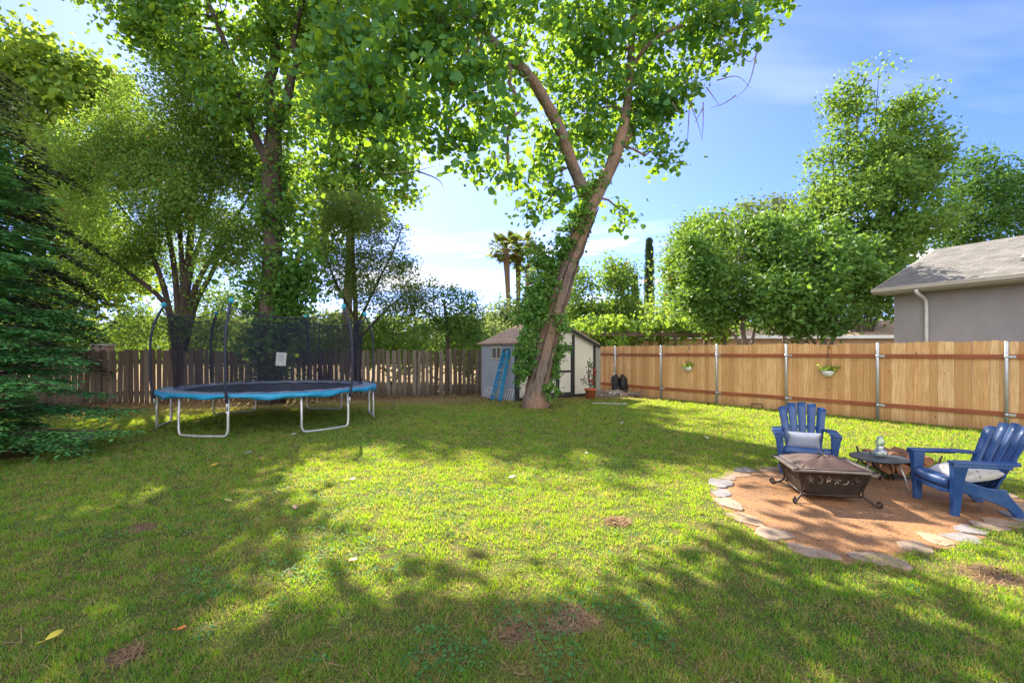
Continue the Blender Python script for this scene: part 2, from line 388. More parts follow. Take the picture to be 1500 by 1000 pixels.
# ---- tall twin trunk tree behind the trampoline
bt = 15.0
make_tree('twin_trunk_tree', 'tall forked tree with thick dark trunk right behind the trampoline', 'tree',
          [([W(396, 592, bt)*np.array([1, 1, 0]), W(398, 540, bt), W(397, 450, bt), W(400, 340, bt), W(398, 250, bt), W(402, 185, bt)], [.42, .35, .32, .29, .26, .23]),
           ([W(402, 185, bt), W(392, 130, bt), W(404, 80, bt), W(392, 20, bt), W(380, -80, bt), W(370, -200, bt)], [.2, .16, .14, .11, .08, .05]),
           ([W(402, 185, bt), W(420, 150, bt-.2), W(428, 105, bt-.4), W(440, 85, bt-.5), W(430, 60, bt-.6), W(450, -20, bt-.8)], [.17, .15, .13, .1, .09, .05]),
           ([W(398, 250, bt), W(360, 170, bt-.3), W(335, 80, bt-.5), W(300, -10, bt-.6)], [.14, .12, .09, .05])],
          [blob(250, 40, 14.2, 75, 55, 1.5), blob(215, 15, 14, 45, 40, 1.2), blob(330, 15, 14.5, 70, 40, 1.6), blob(400, 40, 15, 80, 60, 1.7), blob(480, 30, 15, 75, 55, 1.6), blob(300, 75, 14.4, 40, 30, 1.1),
           blob(390, 130, 14.9, 36, 40, 1.2), blob(350, 165, 14.6, 40, 40, 1.2), blob(430, 165, 14.8, 30, 36, 1.0), blob(330, 120, 14.4, 40, 36, 1.2), blob(440, 110, 14.8, 30, 40, 1.1), blob(445, 200, 15.6, 36, 60, 1.1),
           blob(410, 300, 15.2, 34, 60, 1), blob(440, 400, 15.3, 36, 50, 1), blob(370, 420, 15.2, 26, 50, .8), blob(420, 470, 15.2, 34, 40, .8), blob(390, 510, 14.9, 30, 36, .6),
           blob(300, -80, 14.5, 110, 70, 2), blob(430, -90, 15, 120, 80, 2), blob(380, -230, 15, 130, 90, 2.4), blob(540, -70, 15.4, 90, 70, 2), blob(150, -60, 14, 90, 60, 2)],
          M['leaf_big'], M['bark_dark'], rg(2), cdens=3.6, lpc=28, spread=.3, leaf=.15, aspect=.9, gap=.41, gscale=.7, seed=20, prune=1.0, twigs=.35, droop=.4, limb_r=.045, sides=12, bare=twb[10:], KD=2.6)

ft = 38.0
make_tree('broadleaf_tree', 'very tall leafy tree standing beyond the old fence between the trampoline and the palms', 'tree',
          [([W(505, 560, ft)*np.array([1, 1, 0]), W(508, 480, ft), W(512, 380, ft), W(518, 280, ft), W(530, 200, ft), W(540, 150, ft)], [.42, .38, .34, .28, .2, .08]), ([W(516, 300, ft), W(560, 250, ft), W(600, 215, ft)], [.16, .12, .05]), ([W(514, 330, ft), W(480, 270, ft), W(460, 210, ft)], [.16, .12, .06])],
          [blob(520, 150, ft, 60, 45, 3.2), blob(565, 185, ft, 46, 48, 2.8), blob(500, 205, ft, 50, 46, 3), blob(575, 240, ft, 38, 36, 2.4), blob(530, 265, ft, 44, 34, 2.5), blob(590, 280, ft, 20, 24, 1.6), blob(595, 140, ft, 44, 40, 2.8), blob(455, 250, ft, 40, 60, 2.8), blob(470, 150, ft, 40, 50, 2.8), blob(455, 330, ft, 30, 44, 2.3), blob(545, 320, ft, 40, 30, 2.2), blob(500, 300, ft, 40, 40, 2.2), blob(560, 110, ft, 50, 26, 2.6)],
          M['leaf_big'], M['bark_dark'], rg(12), cdens=.8, lpc=26, spread=.62, leaf=.36, aspect=.9, gap=.42, gscale=.36, seed=25, prune=.9, twigs=.3, droop=.4, limb_r=.07, KD=2.2)
# ivy on the thick trunk
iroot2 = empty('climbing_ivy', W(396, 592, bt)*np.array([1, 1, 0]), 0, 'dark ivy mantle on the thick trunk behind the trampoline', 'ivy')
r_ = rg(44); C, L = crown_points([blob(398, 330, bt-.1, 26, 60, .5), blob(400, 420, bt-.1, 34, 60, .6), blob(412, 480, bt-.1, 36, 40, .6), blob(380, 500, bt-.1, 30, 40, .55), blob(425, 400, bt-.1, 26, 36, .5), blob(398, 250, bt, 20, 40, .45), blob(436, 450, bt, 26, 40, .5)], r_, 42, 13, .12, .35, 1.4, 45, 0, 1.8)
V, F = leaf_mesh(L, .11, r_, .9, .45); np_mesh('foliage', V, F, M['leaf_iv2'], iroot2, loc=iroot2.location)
m_ = MB(); 
for k in range(3): m_.tube([(.36*math.cos(4+k*.8), .36*math.sin(4+k*.8), 0), (.34*math.cos(4.1+k*.8), .34*math.sin(4.1+k*.8), 2), (.30*math.cos(4.4+k*.8), .3*math.sin(4.4+k*.8), 4.5)], .025, 5)
m_.build('vine_stem', M['bark_dark'], iroot2)

# ---- fine leaved multi stem tree at left, beyond the old fence
ms = 16.9
b0 = W(262, 560, ms)*np.array([1, 1, 0])
stems = [([b0, W(265, 500, ms), W(275, 400, ms), W(282, 300, ms), W(285, 200, ms), W(290, 130, ms)], [.2, .15, .12, .09, .05])]
for (a, b, c) in [((245, 440), (215, 360), (160, 280)), ((258, 420), (245, 330), (225, 230)), ((275, 420), (300, 330), (320, 220)), ((280, 440), (320, 360), (370, 280)), ((250, 460), (190, 400), (120, 350)), ((268, 430), (262, 320), (255, 200)), ((285, 450), (310, 400), (335, 330))]:
    stems.append(([b0+np.array([random.uniform(-.15, .15), random.uniform(-.1, .1), .1]), W(*a, ms), W(*b, ms), W(*c, ms)], [.12, .10, .075, .03]))
make_tree('multi_stem_tree', 'wide fine leaved tree with many dark stems fanning up behind the old fence at left', 'tree', stems,
          [blob(280, 180, 16.5, 110, 80, 2), blob(190, 230, 16.5, 75, 65, 1.6), blob(350, 240, 16.6, 70, 70, 1.6), blob(260, 290, 16.2, 90, 60, 1.8), blob(170, 330, 16.4, 70, 60, 1.5), blob(345, 340, 16.2, 60, 60, 1.4), blob(370, 160, 16.5, 55, 50, 1.4), blob(290, 110, 16.6, 80, 40, 1.4),
           blob(150, 420, 16.5, 60, 60, 1.3), blob(230, 400, 17.5, 70, 50, 1.2), blob(330, 420, 16.7, 50, 50, 1.2), blob(120, 250, 16.8, 50, 60, 1.4), blob(190, 480, 16.9, 60, 30, .9), blob(390, 270, 16.6, 40, 60, 1.3), blob(310, 480, 17, 60, 30, .9)],
          M['leaf_fine'], M['bark_dark'], rg(3), cdens=6.5, lpc=34, spread=.27, leaf=.10, aspect=.55, shape='quad', gap=.465, gscale=.75, seed=31, prune=.6, twigs=.15, limb_r=.03, sides=8, KD=8)

# ---- rounded bay tree in the centre left
by = 18.6
b0 = W(525, 570, by)*np.array([1, 1, 0])
make_tree('bay_tree', 'rounded olive green tree with airy lower branches behind the old fence', 'tree',
          [([b0, W(522, 500, by), W(520, 430, by), W(517, 360, by), W(515, 300, by)], [.13, .11, .09, .06, .03]), ([W(522, 480, by), W(550, 420, by), W(575, 370, by), W(590, 330, by)], [.06, .05, .03, .02]), ([W(522, 470, by), W(490, 410, by), W(470, 350, by)], [.06, .05, .03]), ([W(522, 500, by), W(565, 455, by), W(600, 425, by)], [.05, .04, .02])],
          [blob(520, 315, 18.5, 60, 36, 1.4), blob(490, 350, 18.5, 40, 40, 1.2), blob(560, 355, 18.5, 42, 36, 1.2), blob(585, 390, 18.6, 26, 34, 1), blob(520, 390, 18.7, 60, 36, 1.2), blob(480, 410, 18.6, 36, 40, 1.1), blob(560, 430, 18.6, 55, 30, 1.1), blob(610, 440, 18.7, 30, 34, .9)],
          M['leaf_bay'], M['bark_dark'], rg(5), cdens=6.0, lpc=24, spread=.22, leaf=.10, aspect=.45, shape='quad', gap=.45, gscale=1.0, seed=40, prune=.0, twigs=.6, limb_r=.02, sides=6, KD=8)

# ---- small fruit trees and bushes beyond the old fence
fy = 19.5
make_tree('fruit_tree', 'small spreading fruit tree behind the right end of the old fence', 'tree',
          [([W(655, 560, fy)*np.array([1, 1, 0]), W(656, 500, fy), W(654, 470, fy), W(650, 440, fy)], [.12, .10, .08, .04]), ([W(655, 490, fy), W(680, 465, fy), W(700, 450, fy)], [.05, .04, .02]), ([W(655, 480, fy), W(630, 460, fy), W(612, 450, fy)], [.05, .04, .02]), ([W(636, 440, fy), W(634, 415, fy), W(636, 392, fy)], [.02, .015, .006])],
          [blob(660, 440, fy, 42, 26, 1), blob(690, 470, fy, 36, 26, 1), blob(625, 470, fy, 34, 30, 1), blob(655, 478, fy-.3, 50, 22, .9), blob(700, 495, fy, 30, 18, .8), blob(636, 412, fy, 8, 16, .3)],
          M['leaf_right'], M['bark_dark'], rg(6), cdens=6, lpc=22, spread=.2, leaf=.12, aspect=.5, shape='quad', gap=.42, gscale=1.1, seed=50, prune=0, twigs=.5, limb_r=.02, sides=6, KD=4.5)
def bush(name, label, blobs, lm, seed, cat='bush', group=None, **kw):
    c = blobs[0]; base = np.array([c[0], c[1], 0.]); rng = rg(seed)
    st = [([base, base+np.array([.05, 0, c[2]*.5]), np.array(c[:3])], [.06, .05, .02])]
    for b in blobs[1:]:
        st.append(([base+np.array([0, 0, .05]), (base+np.array(b[:3]))/2+np.array([0, 0, .1]), np.array(b[:3])], [.04, .03, .015]))
    k = dict(cdens=4, lpc=26, spread=.28, leaf=.14, aspect=.6, shape='quad', gap=.38, gscale=.8, seed=seed, prune=0, twigs=.3, limb_r=.02, sides=5, group=group); k.update(kw)
    return make_tree(name, label, cat, st, blobs, lm, M['bark_dark'], rng, **k)
GB = 'bushes glowing in the sun behind the old fence'
bush('leafy_bush', 'bright yellow green bush seen over the old fence just right of the trampoline', [blob(575, 490, 21, 40, 40, 1.4), blob(600, 520, 21, 40, 40, 1.2), blob(545, 500, 21, 40, 40, 1.2)], M['leaf_vine'], 60, group=GB, prune=0)
bush('leafy_bush', 'yellow green bush behind the old fence and the right net of the trampoline', [blob(480, 490, 21.5, 50, 36, 1.4), blob(440, 510, 21.5, 40, 40, 1.2)], M['leaf_yellow'], 61, group=GB)
bush('leafy_bush', 'sunlit bush behind the old fence and the left net of the trampoline', [blob(330, 500, 21, 50, 36, 1.4), blob(270, 500, 21.4, 50, 36, 1.4)], M['leaf_right'], 62, group=GB)
bush('leafy_bush', 'bush behind the old fence beside the big conifer', [blob(150, 500, 20, 50, 45, 1.4), blob(205, 505, 20, 40, 36, 1.4)], M['leaf_right'], 63, group=GB)
bush('leafy_bush', 'low bush in the gap between old fence and shed', [blob(706, 530, 20, 22, 34, 1), blob(690, 520, 20.5, 24, 30, 1)], M['leaf_vine'], 64, group=GB)
bush('laurel_bush', 'dark bush seen below the ivy between trampoline and shed', [blob(395, 545, 14.6, 38, 26, .5), blob(430, 556, 14.5, 20, 18, .4)], M['leaf_dark'], 65, leaf=.09, cdens=7)

# ---- sycamore top left, and cedar in front of it
sy = 21
make_tree('sycamore_tree', 'yellow green broad leaved tree at the upper left behind the dark cedar', 'tree',
          [([W(60, 540, sy)*np.array([1, 1, 0]), W(62, 450, sy), W(58, 330, sy), W(70, 200, sy), W(80, 80, sy)], [.3, .26, .2, .14, .05]), ([W(60, 300, sy), W(110, 200, sy), W(150, 130, sy)], [.12, .09, .04]), ([W(60, 320, sy), W(20, 220, sy), W(-10, 120, sy)], [.12, .09, .04])],
          [blob(40, 90, sy, 60, 50, 2), blob(110, 120, sy, 50, 50, 2), blob(150, 160, sy, 40, 60, 1.8), blob(60, 190, sy, 70, 50, 2), blob(120, 240, sy, 60, 50, 2), blob(30, 270, sy, 60, 60, 2), blob(100, 330, sy, 60, 50, 2), blob(-20, 130, sy, 60, 70, 2), blob(140, 400, sy, 60, 50, 2), blob(60, 420, sy, 70, 60, 2)],
          M['leaf_yellow'], M['bark'], rg(7), cdens=1.6, lpc=26, spread=.42, leaf=.25, aspect=.95, gap=.44, gscale=.5, seed=70, prune=.5, twigs=.3, KD=3.6)

def conifer(name, label, base, H, Rb, lm, nb, seed, droop=.25, leaf=.07, tw=.055, zmin=.05, per=1.0, power=.8, up=0.15, cut=None, lw=.3):
    rng = rg(seed); base = np.asarray(base, float); root = empty(name, base, 0, label, 'tree')
    mb = MB(); mb.tube([(0, 0, -.1), (0, 0, H*.4), (.03, 0, H*.8), (0, 0, H)], [H*.03, H*.02, H*.009, .01], 9)
    Ls, As, Ns = [], [], []
    for i in range(nb):
        q = (i+.5)/nb; z = H*(zmin+(1-zmin)*q**.9); a = i*2.399+rng.normal()*.3; z += rng.normal()*.08*H*.2; z = min(max(z, .1), H*.985)
        L = Rb*((1-z/H)**power)*(.55+.55*rng.random())+.15
        d = np.array([math.cos(a), math.sin(a), 0]); up_ = up*rng.uniform(.2, 1.7)
        if cut is not None and cut(base+d*L*.6+np.array([0, 0, z])): continue
        n = 7; t = np.linspace(0, 1, n)
        P = d[None]*L*t[:, None]; P[:, 2] = z+L*(up_*t-droop*t*t*1.6+.10*t**4*1.2)
        mb.tube(P, np.linspace(.012+L*.009, .003, n), 4, cap=False)
        side = np.array([-d[1], d[0], 0])
        m = max(4, int(L/tw*per))
        for j in range(m):
            tt = .12+.88*(j+.5)/m
            p = np.array([np.interp(tt, t, P[:, k]) for k in range(3)])
            l2 = (.12+.42*L*.5*math.sin(min(1, tt*1.05)*math.pi*.85+.25))*(.6+.6*rng.random())*min(1, 1.6-tt)
            l2 = min(l2, .75)
            for s in (-1, 1):
                dd = d*.65+side*s*.8+np.array([0, 0, -.10+rng.normal()*.07]); dd /= np.linalg.norm(dd)
                nl = max(3, int(l2/(leaf*.42)))
                u = np.linspace(.1, 1, nl)
                Q = p+dd[None]*(u*l2)[:, None]; Q[:, 2] -= droop*.6*l2*u**2; Q += rng.normal(size=Q.shape)*.012
                s2 = np.where(np.arange(nl) % 2 == 0, 1, -1)[:, None]
                w2 = np.cross(dd, (0, 0, 1)); ax = dd[None]*.8+w2[None]*s2*.75+np.array([0, 0, -.15])
                Ls.append(Q); As.append(ax)
    mb.build('trunk', M['bark_dark'], root, fix=False)
    L = np.concatenate(Ls); A = unit(np.concatenate(As)+rng.normal(size=(len(L), 3))*.16)
    n = len(L); nr = rng.normal(size=(n, 3))*.35+np.array([0, 0, 1]); b = unit(np.cross(A, nr))
    s = (leaf*(.7+.6*rng.random(n)))[:, None]*1.25
    V = np.stack([L, L+A*s*.5+b*s*lw*.5, L+A*s, L+A*s*.5-b*s*lw*.5], 1).reshape(-1, 3)
    np_mesh('crown', V, (np.arange(n)*4)[:, None]+np.array([0, 1, 2, 3]), lm, root)
    print('CONIFER', name, n)
    return root
conifer('redwood_tree', 'dense green redwood with sweeping low branches at the left edge of the lawn', (-8.45, 7.3, 0), 5.7, 2.2, M['leaf_conif'], 230, 81, droop=.24, leaf=.07, tw=.07, zmin=.03, power=.72, up=.26, lw=.4)
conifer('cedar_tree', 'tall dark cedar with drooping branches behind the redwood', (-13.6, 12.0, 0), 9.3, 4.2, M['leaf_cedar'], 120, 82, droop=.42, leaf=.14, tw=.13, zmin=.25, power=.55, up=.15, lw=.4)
# ---- palms, cypress and far trees
def palm(px, ytop, Y, rpx, seed, label):
    rng = rg(seed); c = W(px, ytop, Y); base = np.array([c[0]+rng.normal()*.3, Y, 0.]); root = empty('fan_palm', base, 0, label, 'palm tree', 'palms rising behind the shed')
    h = c[2]; mb = MB(); top = np.array([c[0]-base[0], 0, h])
    P = [top*t for t in np.linspace(0, 1, 12)]
    mb.tube([(p[0]*1, 0, p[2]) for p in P], [.3, .24, .22, .2, .2, .2, .2, .21, .22, .25, .3, .25], 9)
    mb.build('trunk', M['bark_palm'], root, fix=False)
    r = rpx/FP*Y; Vs = []
    def fan(k, el, rr):
        a = rng.random()*6.283; d = np.array([math.cos(a)*math.cos(el), math.sin(a)*math.cos(el), math.sin(el)])
        side = np.cross(d, (0, 0, 1)); side /= np.linalg.norm(side)+1e-6; upv = np.cross(side, d)
        hub = top+d*rr*.58; 
        Vs.append(np.array([top+side*.03, top-side*.03, hub-side*.03, hub+side*.03]))
        for j in range(13):
            b = (j-6)/6*1.45; dr = d*math.cos(b)+side*math.sin(b)+upv*.05; tip = hub+dr*rr*.48+np.array([0, 0, -.22*rr*(abs(b)*.5+.35)]); mid = hub+dr*rr*.26
            w = (np.cross(dr, upv)+.001)*.05*rr
            Vs.append(np.array([hub, mid+w, tip, mid-w]))
    for k in range(26): fan(k, rng.uniform(-.45, 1.15), r*rng.uniform(1.0, 1.35))
    for k in range(7): fan(k, rng.uniform(-1.3, -.6), r*rng.uniform(.7, .9))
    V = np.concatenate(Vs); np_mesh('crown', V, (np.arange(len(Vs))*4)[:, None]+np.array([0, 1, 2, 3]), M['leaf_palm'], root)
palm(741, 366, 42, 27, 90, 'leftmost of the three fan palms above the shed roof')
palm(759, 364, 44, 26, 91, 'middle fan palm of the three above the shed roof')
palm(776, 382, 43, 26, 92, 'rightmost and shortest of the three fan palms above the shed roof')

def column_tree(name, label, px, ytop, Y, rpx, lm, seed, taper=1.0, n=5000, leaf=.25):
    rng = rg(seed); top = W(px, ytop, Y); base = np.array([top[0], Y, 0.]); H = top[2]; r = rpx/FP*Y
    root = empty(name, base, 0, label, 'tree'); MB().tube([(0, 0, -.1), (0, 0, H*.5), (0, 0, H*.97)], [.22, .13, .02], 7).build('trunk', M['bark_dark'], root)
    t = rng.random(n)**.8; a = rng.random(n)*6.283; rr = r*np.sqrt(rng.random(n))*np.minimum(1, t*8+.2)*np.clip((1-t)**(.5*taper)*1.1, .05, 1)
    L = np.stack([np.cos(a)*rr, np.sin(a)*rr, .3+t*(H-.3)], 1); V, F = leaf_mesh(L, leaf, rng, .5, -.6, 'quad')
    np_mesh('crown', V, F, lm, root); return root
column_tree('cypress_tree', 'slim dark cypress spire above the vine arbor', 951, 350, 48, 8, M['leaf_cyp'], 93, .5, 16000, .2)
column_tree('fir_tree', 'small pointed fir far behind the arbor left of the cypress', 930, 404, 60, 14, M['leaf_cyp'], 94, 1.8, 9000, .35)

FB = dict(cdens=1.4, lpc=28, spread=.55, leaf=.3, aspect=.6, shape='quad', gap=.40, gscale=.4, prune=0, twigs=.2, limb_r=.06)
def far(label, blobs, lm, seed, name='garden_tree', group=None, **kw):
    k = dict(FB); k.update(kw); return bush(name, label, blobs, lm, seed, 'tree', group, **k)
far('round tree seen over the shed roof right of the leaning trunk', [blob(868, 430, 26, 46, 42, 2), blob(845, 470, 26, 36, 30, 1.6), blob(895, 400, 26, 30, 26, 1.4), blob(900, 460, 26, 34, 34, 1.6)], M['leaf_fine'], 101, leaf=.18, cdens=4.5, spread=.4, KD=9)
far('low yellowish tree under the fan palms', [blob(750, 462, 36, 24, 26, 2), blob(770, 480, 36, 30, 24, 2), blob(735, 480, 36, 20, 20, 2)], M['leaf_far'], 102)
far('dark tree under the fan palms beside the leaning trunk', [blob(800, 450, 34, 30, 40, 2), blob(790, 420, 36, 20, 30, 2)], M['leaf_dark'], 103)
far('grey green tree to the right of the cypress spire', [blob(1012, 370, 33, 32, 42, 2.2), blob(1000, 435, 33, 30, 34, 2.2), blob(1035, 345, 33, 36, 36, 2.2), blob(1030, 400, 33, 50, 60, 2.5), blob(992, 395, 33, 18, 22, 1.4)], M['leaf_fine'], 104, leaf=.24, cdens=3.2, spread=.45)
far('grey green tree peeping over the fruit trees', [blob(1095, 330, 36, 30, 30, 2.5), blob(1130, 325, 36, 28, 34, 2), blob(1110, 380, 36, 50, 50, 3)], M['leaf_far'], 105, cdens=2)
far('tall bright walnut tree whose ragged top stands highest right of the sky gap', [blob(1255, 140, 27, 34, 40, 2.2), blob(1240, 190, 27, 36, 30, 2), blob(1325, 165, 27, 22, 34, 1.6), blob(1300, 215, 27, 60, 36, 2.6), blob(1220, 240, 27, 36, 30, 2), blob(1270, 275, 27, 80, 40, 3), blob(1345, 260, 27, 34, 36, 2), blob(1210, 320, 27, 60, 44, 3), blob(1310, 340, 27, 80, 50, 3), blob(1240, 390, 27, 70, 50, 3), blob(1170, 350, 27, 36, 40, 2), blob(1290, 420, 27, 60, 50, 3), blob(1365, 225, 27, 18, 20, 1.4), blob(1288, 100, 27, 12, 12, .8), blob(1375, 205, 27, 16, 9, 1), blob(1190, 255, 27, 18, 12, 1), blob(1215, 205, 27, 14, 10, .9), blob(1350, 150, 27, 10, 10, .8)],
    M['leaf_right'], 106, name='walnut_tree', leaf=.24, cdens=2.6, spread=.36, gap=.485, gscale=.5, KD=3.6)
far('dark evergreen tree behind the grey house', [blob(1425, 270, 31, 34, 44, 2.4), blob(1475, 290, 31, 40, 44, 2.4), blob(1400, 320, 31, 40, 50, 2.4), blob(1450, 340, 31, 60, 50, 3), blob(1530, 280, 31, 40, 50, 2.4), blob(1435, 240, 31, 12, 24, 1)], M['leaf_dark'], 107, name='evergreen_tree', leaf=.22, cdens=2.0, spread=.4)
# fruit trees standing right behind the new fence
def garden(label, base_px, Y, stems, blobs, lm, seed, **kw):
    b0 = W(base_px, 600, Y)*np.array([1, 1, 0]); S = [([b0+np.array([random.uniform(-.1, .1), 0, -.05 if i == 0 else .1])]+[W(*q, Y) for q in s], list(np.linspace(.14 if i == 0 else .09, .03, len(s)+1))) for i, s in enumerate(stems)]
    k = dict(cdens=6.5, lpc=30, spread=.24, leaf=.18, aspect=.48, shape='quad', gap=.455, gscale=.75, KD=4.5, prune=0, twigs=.4, limb_r=.03, sides=8, seed=seed); k.update(kw)
    return make_tree('fruit_tree', label, 'tree', S, blobs, lm, M['bark'], rg(seed), **k)
garden('glossy leaved fruit tree with a forked trunk behind the middle of the new fence', 1098, 17.5, [[(1094, 520), (1088, 480), (1090, 430), (1085, 380)], [(1100, 520), (1106, 480), (1120, 440)], [(1090, 520), (1075, 490), (1050, 470)]],
       [blob(1080, 360, 17.5, 62, 44, 1.6), blob(1050, 410, 17.5, 44, 50, 1.4), blob(1110, 400, 17.3, 50, 50, 1.5), blob(1150, 370, 17.6, 44, 44, 1.4), blob(1040, 450, 17.5, 30, 34, 1.1), blob(1095, 440, 17.7, 60, 34, 1.3), blob(1020, 385, 17.6, 26, 30, 1), blob(1068, 316, 17.5, 20, 16, .8), blob(1012, 350, 17.6, 16, 14, .7), blob(1120, 335, 17.4, 22, 18, .8), blob(1168, 330, 17.6, 16, 18, .7), blob(1004, 440, 17.5, 16, 22, .6), blob(1142, 425, 17.2, 26, 26, .9)], M['leaf_fig'], 111)
garden('darker fruit tree with low twisting stems left of the grey house', 1205, 15.2, [[(1208, 520), (1206, 490), (1210, 450), (1205, 410)], [(1215, 520), (1222, 495), (1240, 470)], [(1198, 520), (1188, 495), (1165, 480)], [(1190, 520), (1176, 500), (1160, 494)]],
       [blob(1205, 400, 15.2, 56, 40, 1.4), blob(1165, 440, 15.1, 46, 36, 1.2), blob(1225, 450, 15.1, 50, 34, 1.2), blob(1255, 430, 15.3, 30, 36, 1), blob(1190, 475, 15.2, 50, 20, 1), blob(1245, 482, 15.2, 36, 14, .8), blob(1230, 370, 15.3, 34, 24, 1.1), blob(1180, 365, 15.2, 22, 20, .8), blob(1272, 400, 15.3, 18, 22, .7), blob(1135, 425, 15.1, 16, 22, .6), blob(1214, 338, 15.2, 12, 18, .6), blob(1270, 462, 15.2, 18, 14, .6), blob(1130, 468, 15.1, 22, 12, .6)], M['leaf_fig'], 112)
garden('young light green tree squeezed between the fruit trees behind the fence', 1150, 21, [[(1150, 500), (1146, 450), (1148, 400)]], [blob(1148, 400, 21, 36, 50, 1.5), blob(1130, 450, 21, 30, 36, 1.3), blob(1170, 420, 21, 34, 50, 1.5)], M['leaf_right'], 113)
far('leafy tree right behind the vine arbor', [blob(955, 470, 29, 36, 28, 1.6), blob(920, 488, 29, 30, 22, 1.4), blob(990, 480, 28, 30, 26, 1.5)], M['leaf_yellow'], 114, leaf=.22, cdens=2.4)

# ---- vine arbor
ar = empty('vine_arbor', (5.9, 21.5, 0), 0, 'wooden arbor covered in bright grape vine behind the new fence', 'arbor')
wood_dark = simple('weathered_beam', (.12, .08, .055), (.2, .15, .11), .85, 4, stretch=(1, 1, 4))
for x in (-3.2, -1.1, 1.1, 3.2):
    MB().box((x, -1, 1.15), (.12, .12, 2.3)).build('post', wood_dark, ar, .01)
    MB().box((x, 1, 1.15), (.12, .12, 2.3)).build('post', wood_dark, ar, .01)
for y in (-1, 1): MB().box((0, y, 2.36), (7.2, .09, .14)).build('beam', wood_dark, ar, .008)
m = MB()
for k in range(15): m.box((-3.4+k*.486, 0, 2.46), (.05, 2.7, .07))
m.build('slat_roof', wood_dark, ar)
r_ = rg(120); C, L = crown_points([(x, y, 2.55+.3*random.random(), 1.0, 1.2, .45) for x in (-2.6, -1.3, 0, 1.3, 2.6, 3.4) for y in (-.6, .6)]+[(1.0, -1.2, 1.9, .8, .4, .6), (-1.6, -1.2, 1.9, .9, .4, .6), (2.8, -1.2, 1.8, .8, .4, .8)], r_, 6, 20, .2, .34, .8, 121, 0, 2)
V, F = leaf_mesh(L, .17, r_, .95, .4); np_mesh('foliage', V, F, M['leaf_vine'], ar)
# small roof left of the arbor
hb = empty('garden_kiosk', (3.95, 25, 0), R(10), 'small open hut with a tan roof between shed and vine arbor', 'hut')
for sx in (-1, 1):
    for sy_ in (-1, 1): MB().box((sx*.85, sy_*.85, 1.15), (.1, .1, 2.3)).build('post', wood_dark, hb)
tan_roof = simple('tan_shingle', (.42, .28, .2), (.3, .2, .14), .9, 9)
V = [(-1.1, -1.1, 2.3), (1.1, -1.1, 2.3), (1.1, 1.1, 2.3), (-1.1, 1.1, 2.3), (0, 0, 3.0)]
MB().add(V, [(0, 1, 4), (1, 2, 4), (2, 3, 4), (3, 0, 4), (3, 2, 1, 0)]).build('roof', tan_roof, hb, solid=.05)

# ---- far treeline (one mass)
r_ = rg(130); n = 420
x = np.linspace(-110, 110, n)+r_.normal(size=n)*2; y = 62+r_.random(n)*14+np.abs(x)*.1
bl = [(a, b, 2.2+2.2*r_.random(), 3.0, 2.5, 2.2+2.4*vnoise(np.array([[a*.06, 0, 0]]), 1, 3)[0]) for a, b in zip(x, y)]
C, L = crown_points(bl, r_, .16, 26, .8, .0, .3, 131, 0, 2.2)
L[:, 2] = np.abs(L[:, 2]); V, F = leaf_mesh(L, .75, r_, .8, .1, 'quad')
tag(np_mesh('far_treeline', V, F, M['leaf_far']), 'mass of hazy trees along the horizon beyond the gardens', kind='stuff')
# bushes behind the new fence hiding the far ground
HBG = 'hedge bushes behind the fences'
for i, (px, Y, lm, lab) in enumerate([(860, 24, 'leaf_right', 'low hedge bush behind the right side of the shed'), (745, 24, 'leaf_far', 'pale hedge bush behind the left side of the shed'), (640, 25, 'leaf_right', 'hedge bush beyond the small fruit tree'),
                                      (380, 24, 'leaf_far', 'hedge bush beyond the twin trunk tree'), (60, 19, 'leaf_dark', 'dark hedge bush behind the redwood'), (30, 24, 'leaf_right', 'sunlit hedge bush beyond the cedar')]):
    bush('hedge_bush', lab, [blob(px, 500, Y, 44, 36, 1.3), blob(px+45, 505, Y+.5, 40, 32, 1.3), blob(px-45, 507, Y+.5, 40, 32, 1.3)], M[lm], 140+i, group=HBG, leaf=.17, cdens=3)

# ================================================================ houses
def shingle_mat(name, c1, c2, w=.30, h=.14):
    t = NT(name); v = t.coord()
    b = t.n('ShaderNodeTexBrick', Vector=v, Scale=1.0, Color1=c1, Color2=c2, Mortar=tuple(x*.45 for x in c1))
    b.inputs['Brick Width'].default_value = w; b.inputs['Row Height'].default_value = h; b.inputs['Mortar Size'].default_value = .007; b.inputs['Bias'].default_value = 0
    n = t.noise(v, 3, 6); col = t.mix(t.ramp(n, [(.35, 0), (.7, .55)]), b.outputs[0], tuple(x*.62 for x in c2))
    g = t.noise(v, 120, 2); h_ = t.math('ADD', t.math('MULTIPLY', b.outputs[1], -.8), t.math('MULTIPLY', g, .3))
    return t.done(t.pbr(col, .92, t.bump(h_, .6, .02), spec=.1))
stucco = simple('mauve_stucco', (.35, .335, .33), (.28, .265, .265), .92, 1.6, bump=.6, bd=.01, stretch=(1, 1, .5))
trim_tan = simple('tan_trim_paint', (.46, .42, .34), (.40, .36, .29), .6, 3)
white_metal = simple('white_paint', (.72, .72, .70), (.6, .6, .58), .5, 4)
gh_roof = shingle_mat('grey_shingles', (.23, .215, .195), (.15, .14, .13))
# grey house: local x runs along the eave toward the camera, local y inward
E1 = np.array([10.42, 13.75]); uu = np.array([.42, -.9075]); ang = math.atan2(uu[1], uu[0])
gh = empty('grey_house', (E1[0], E1[1], 0), ang, 'single storey grey stucco house with shingle roof behind the right end of the fence', 'house')
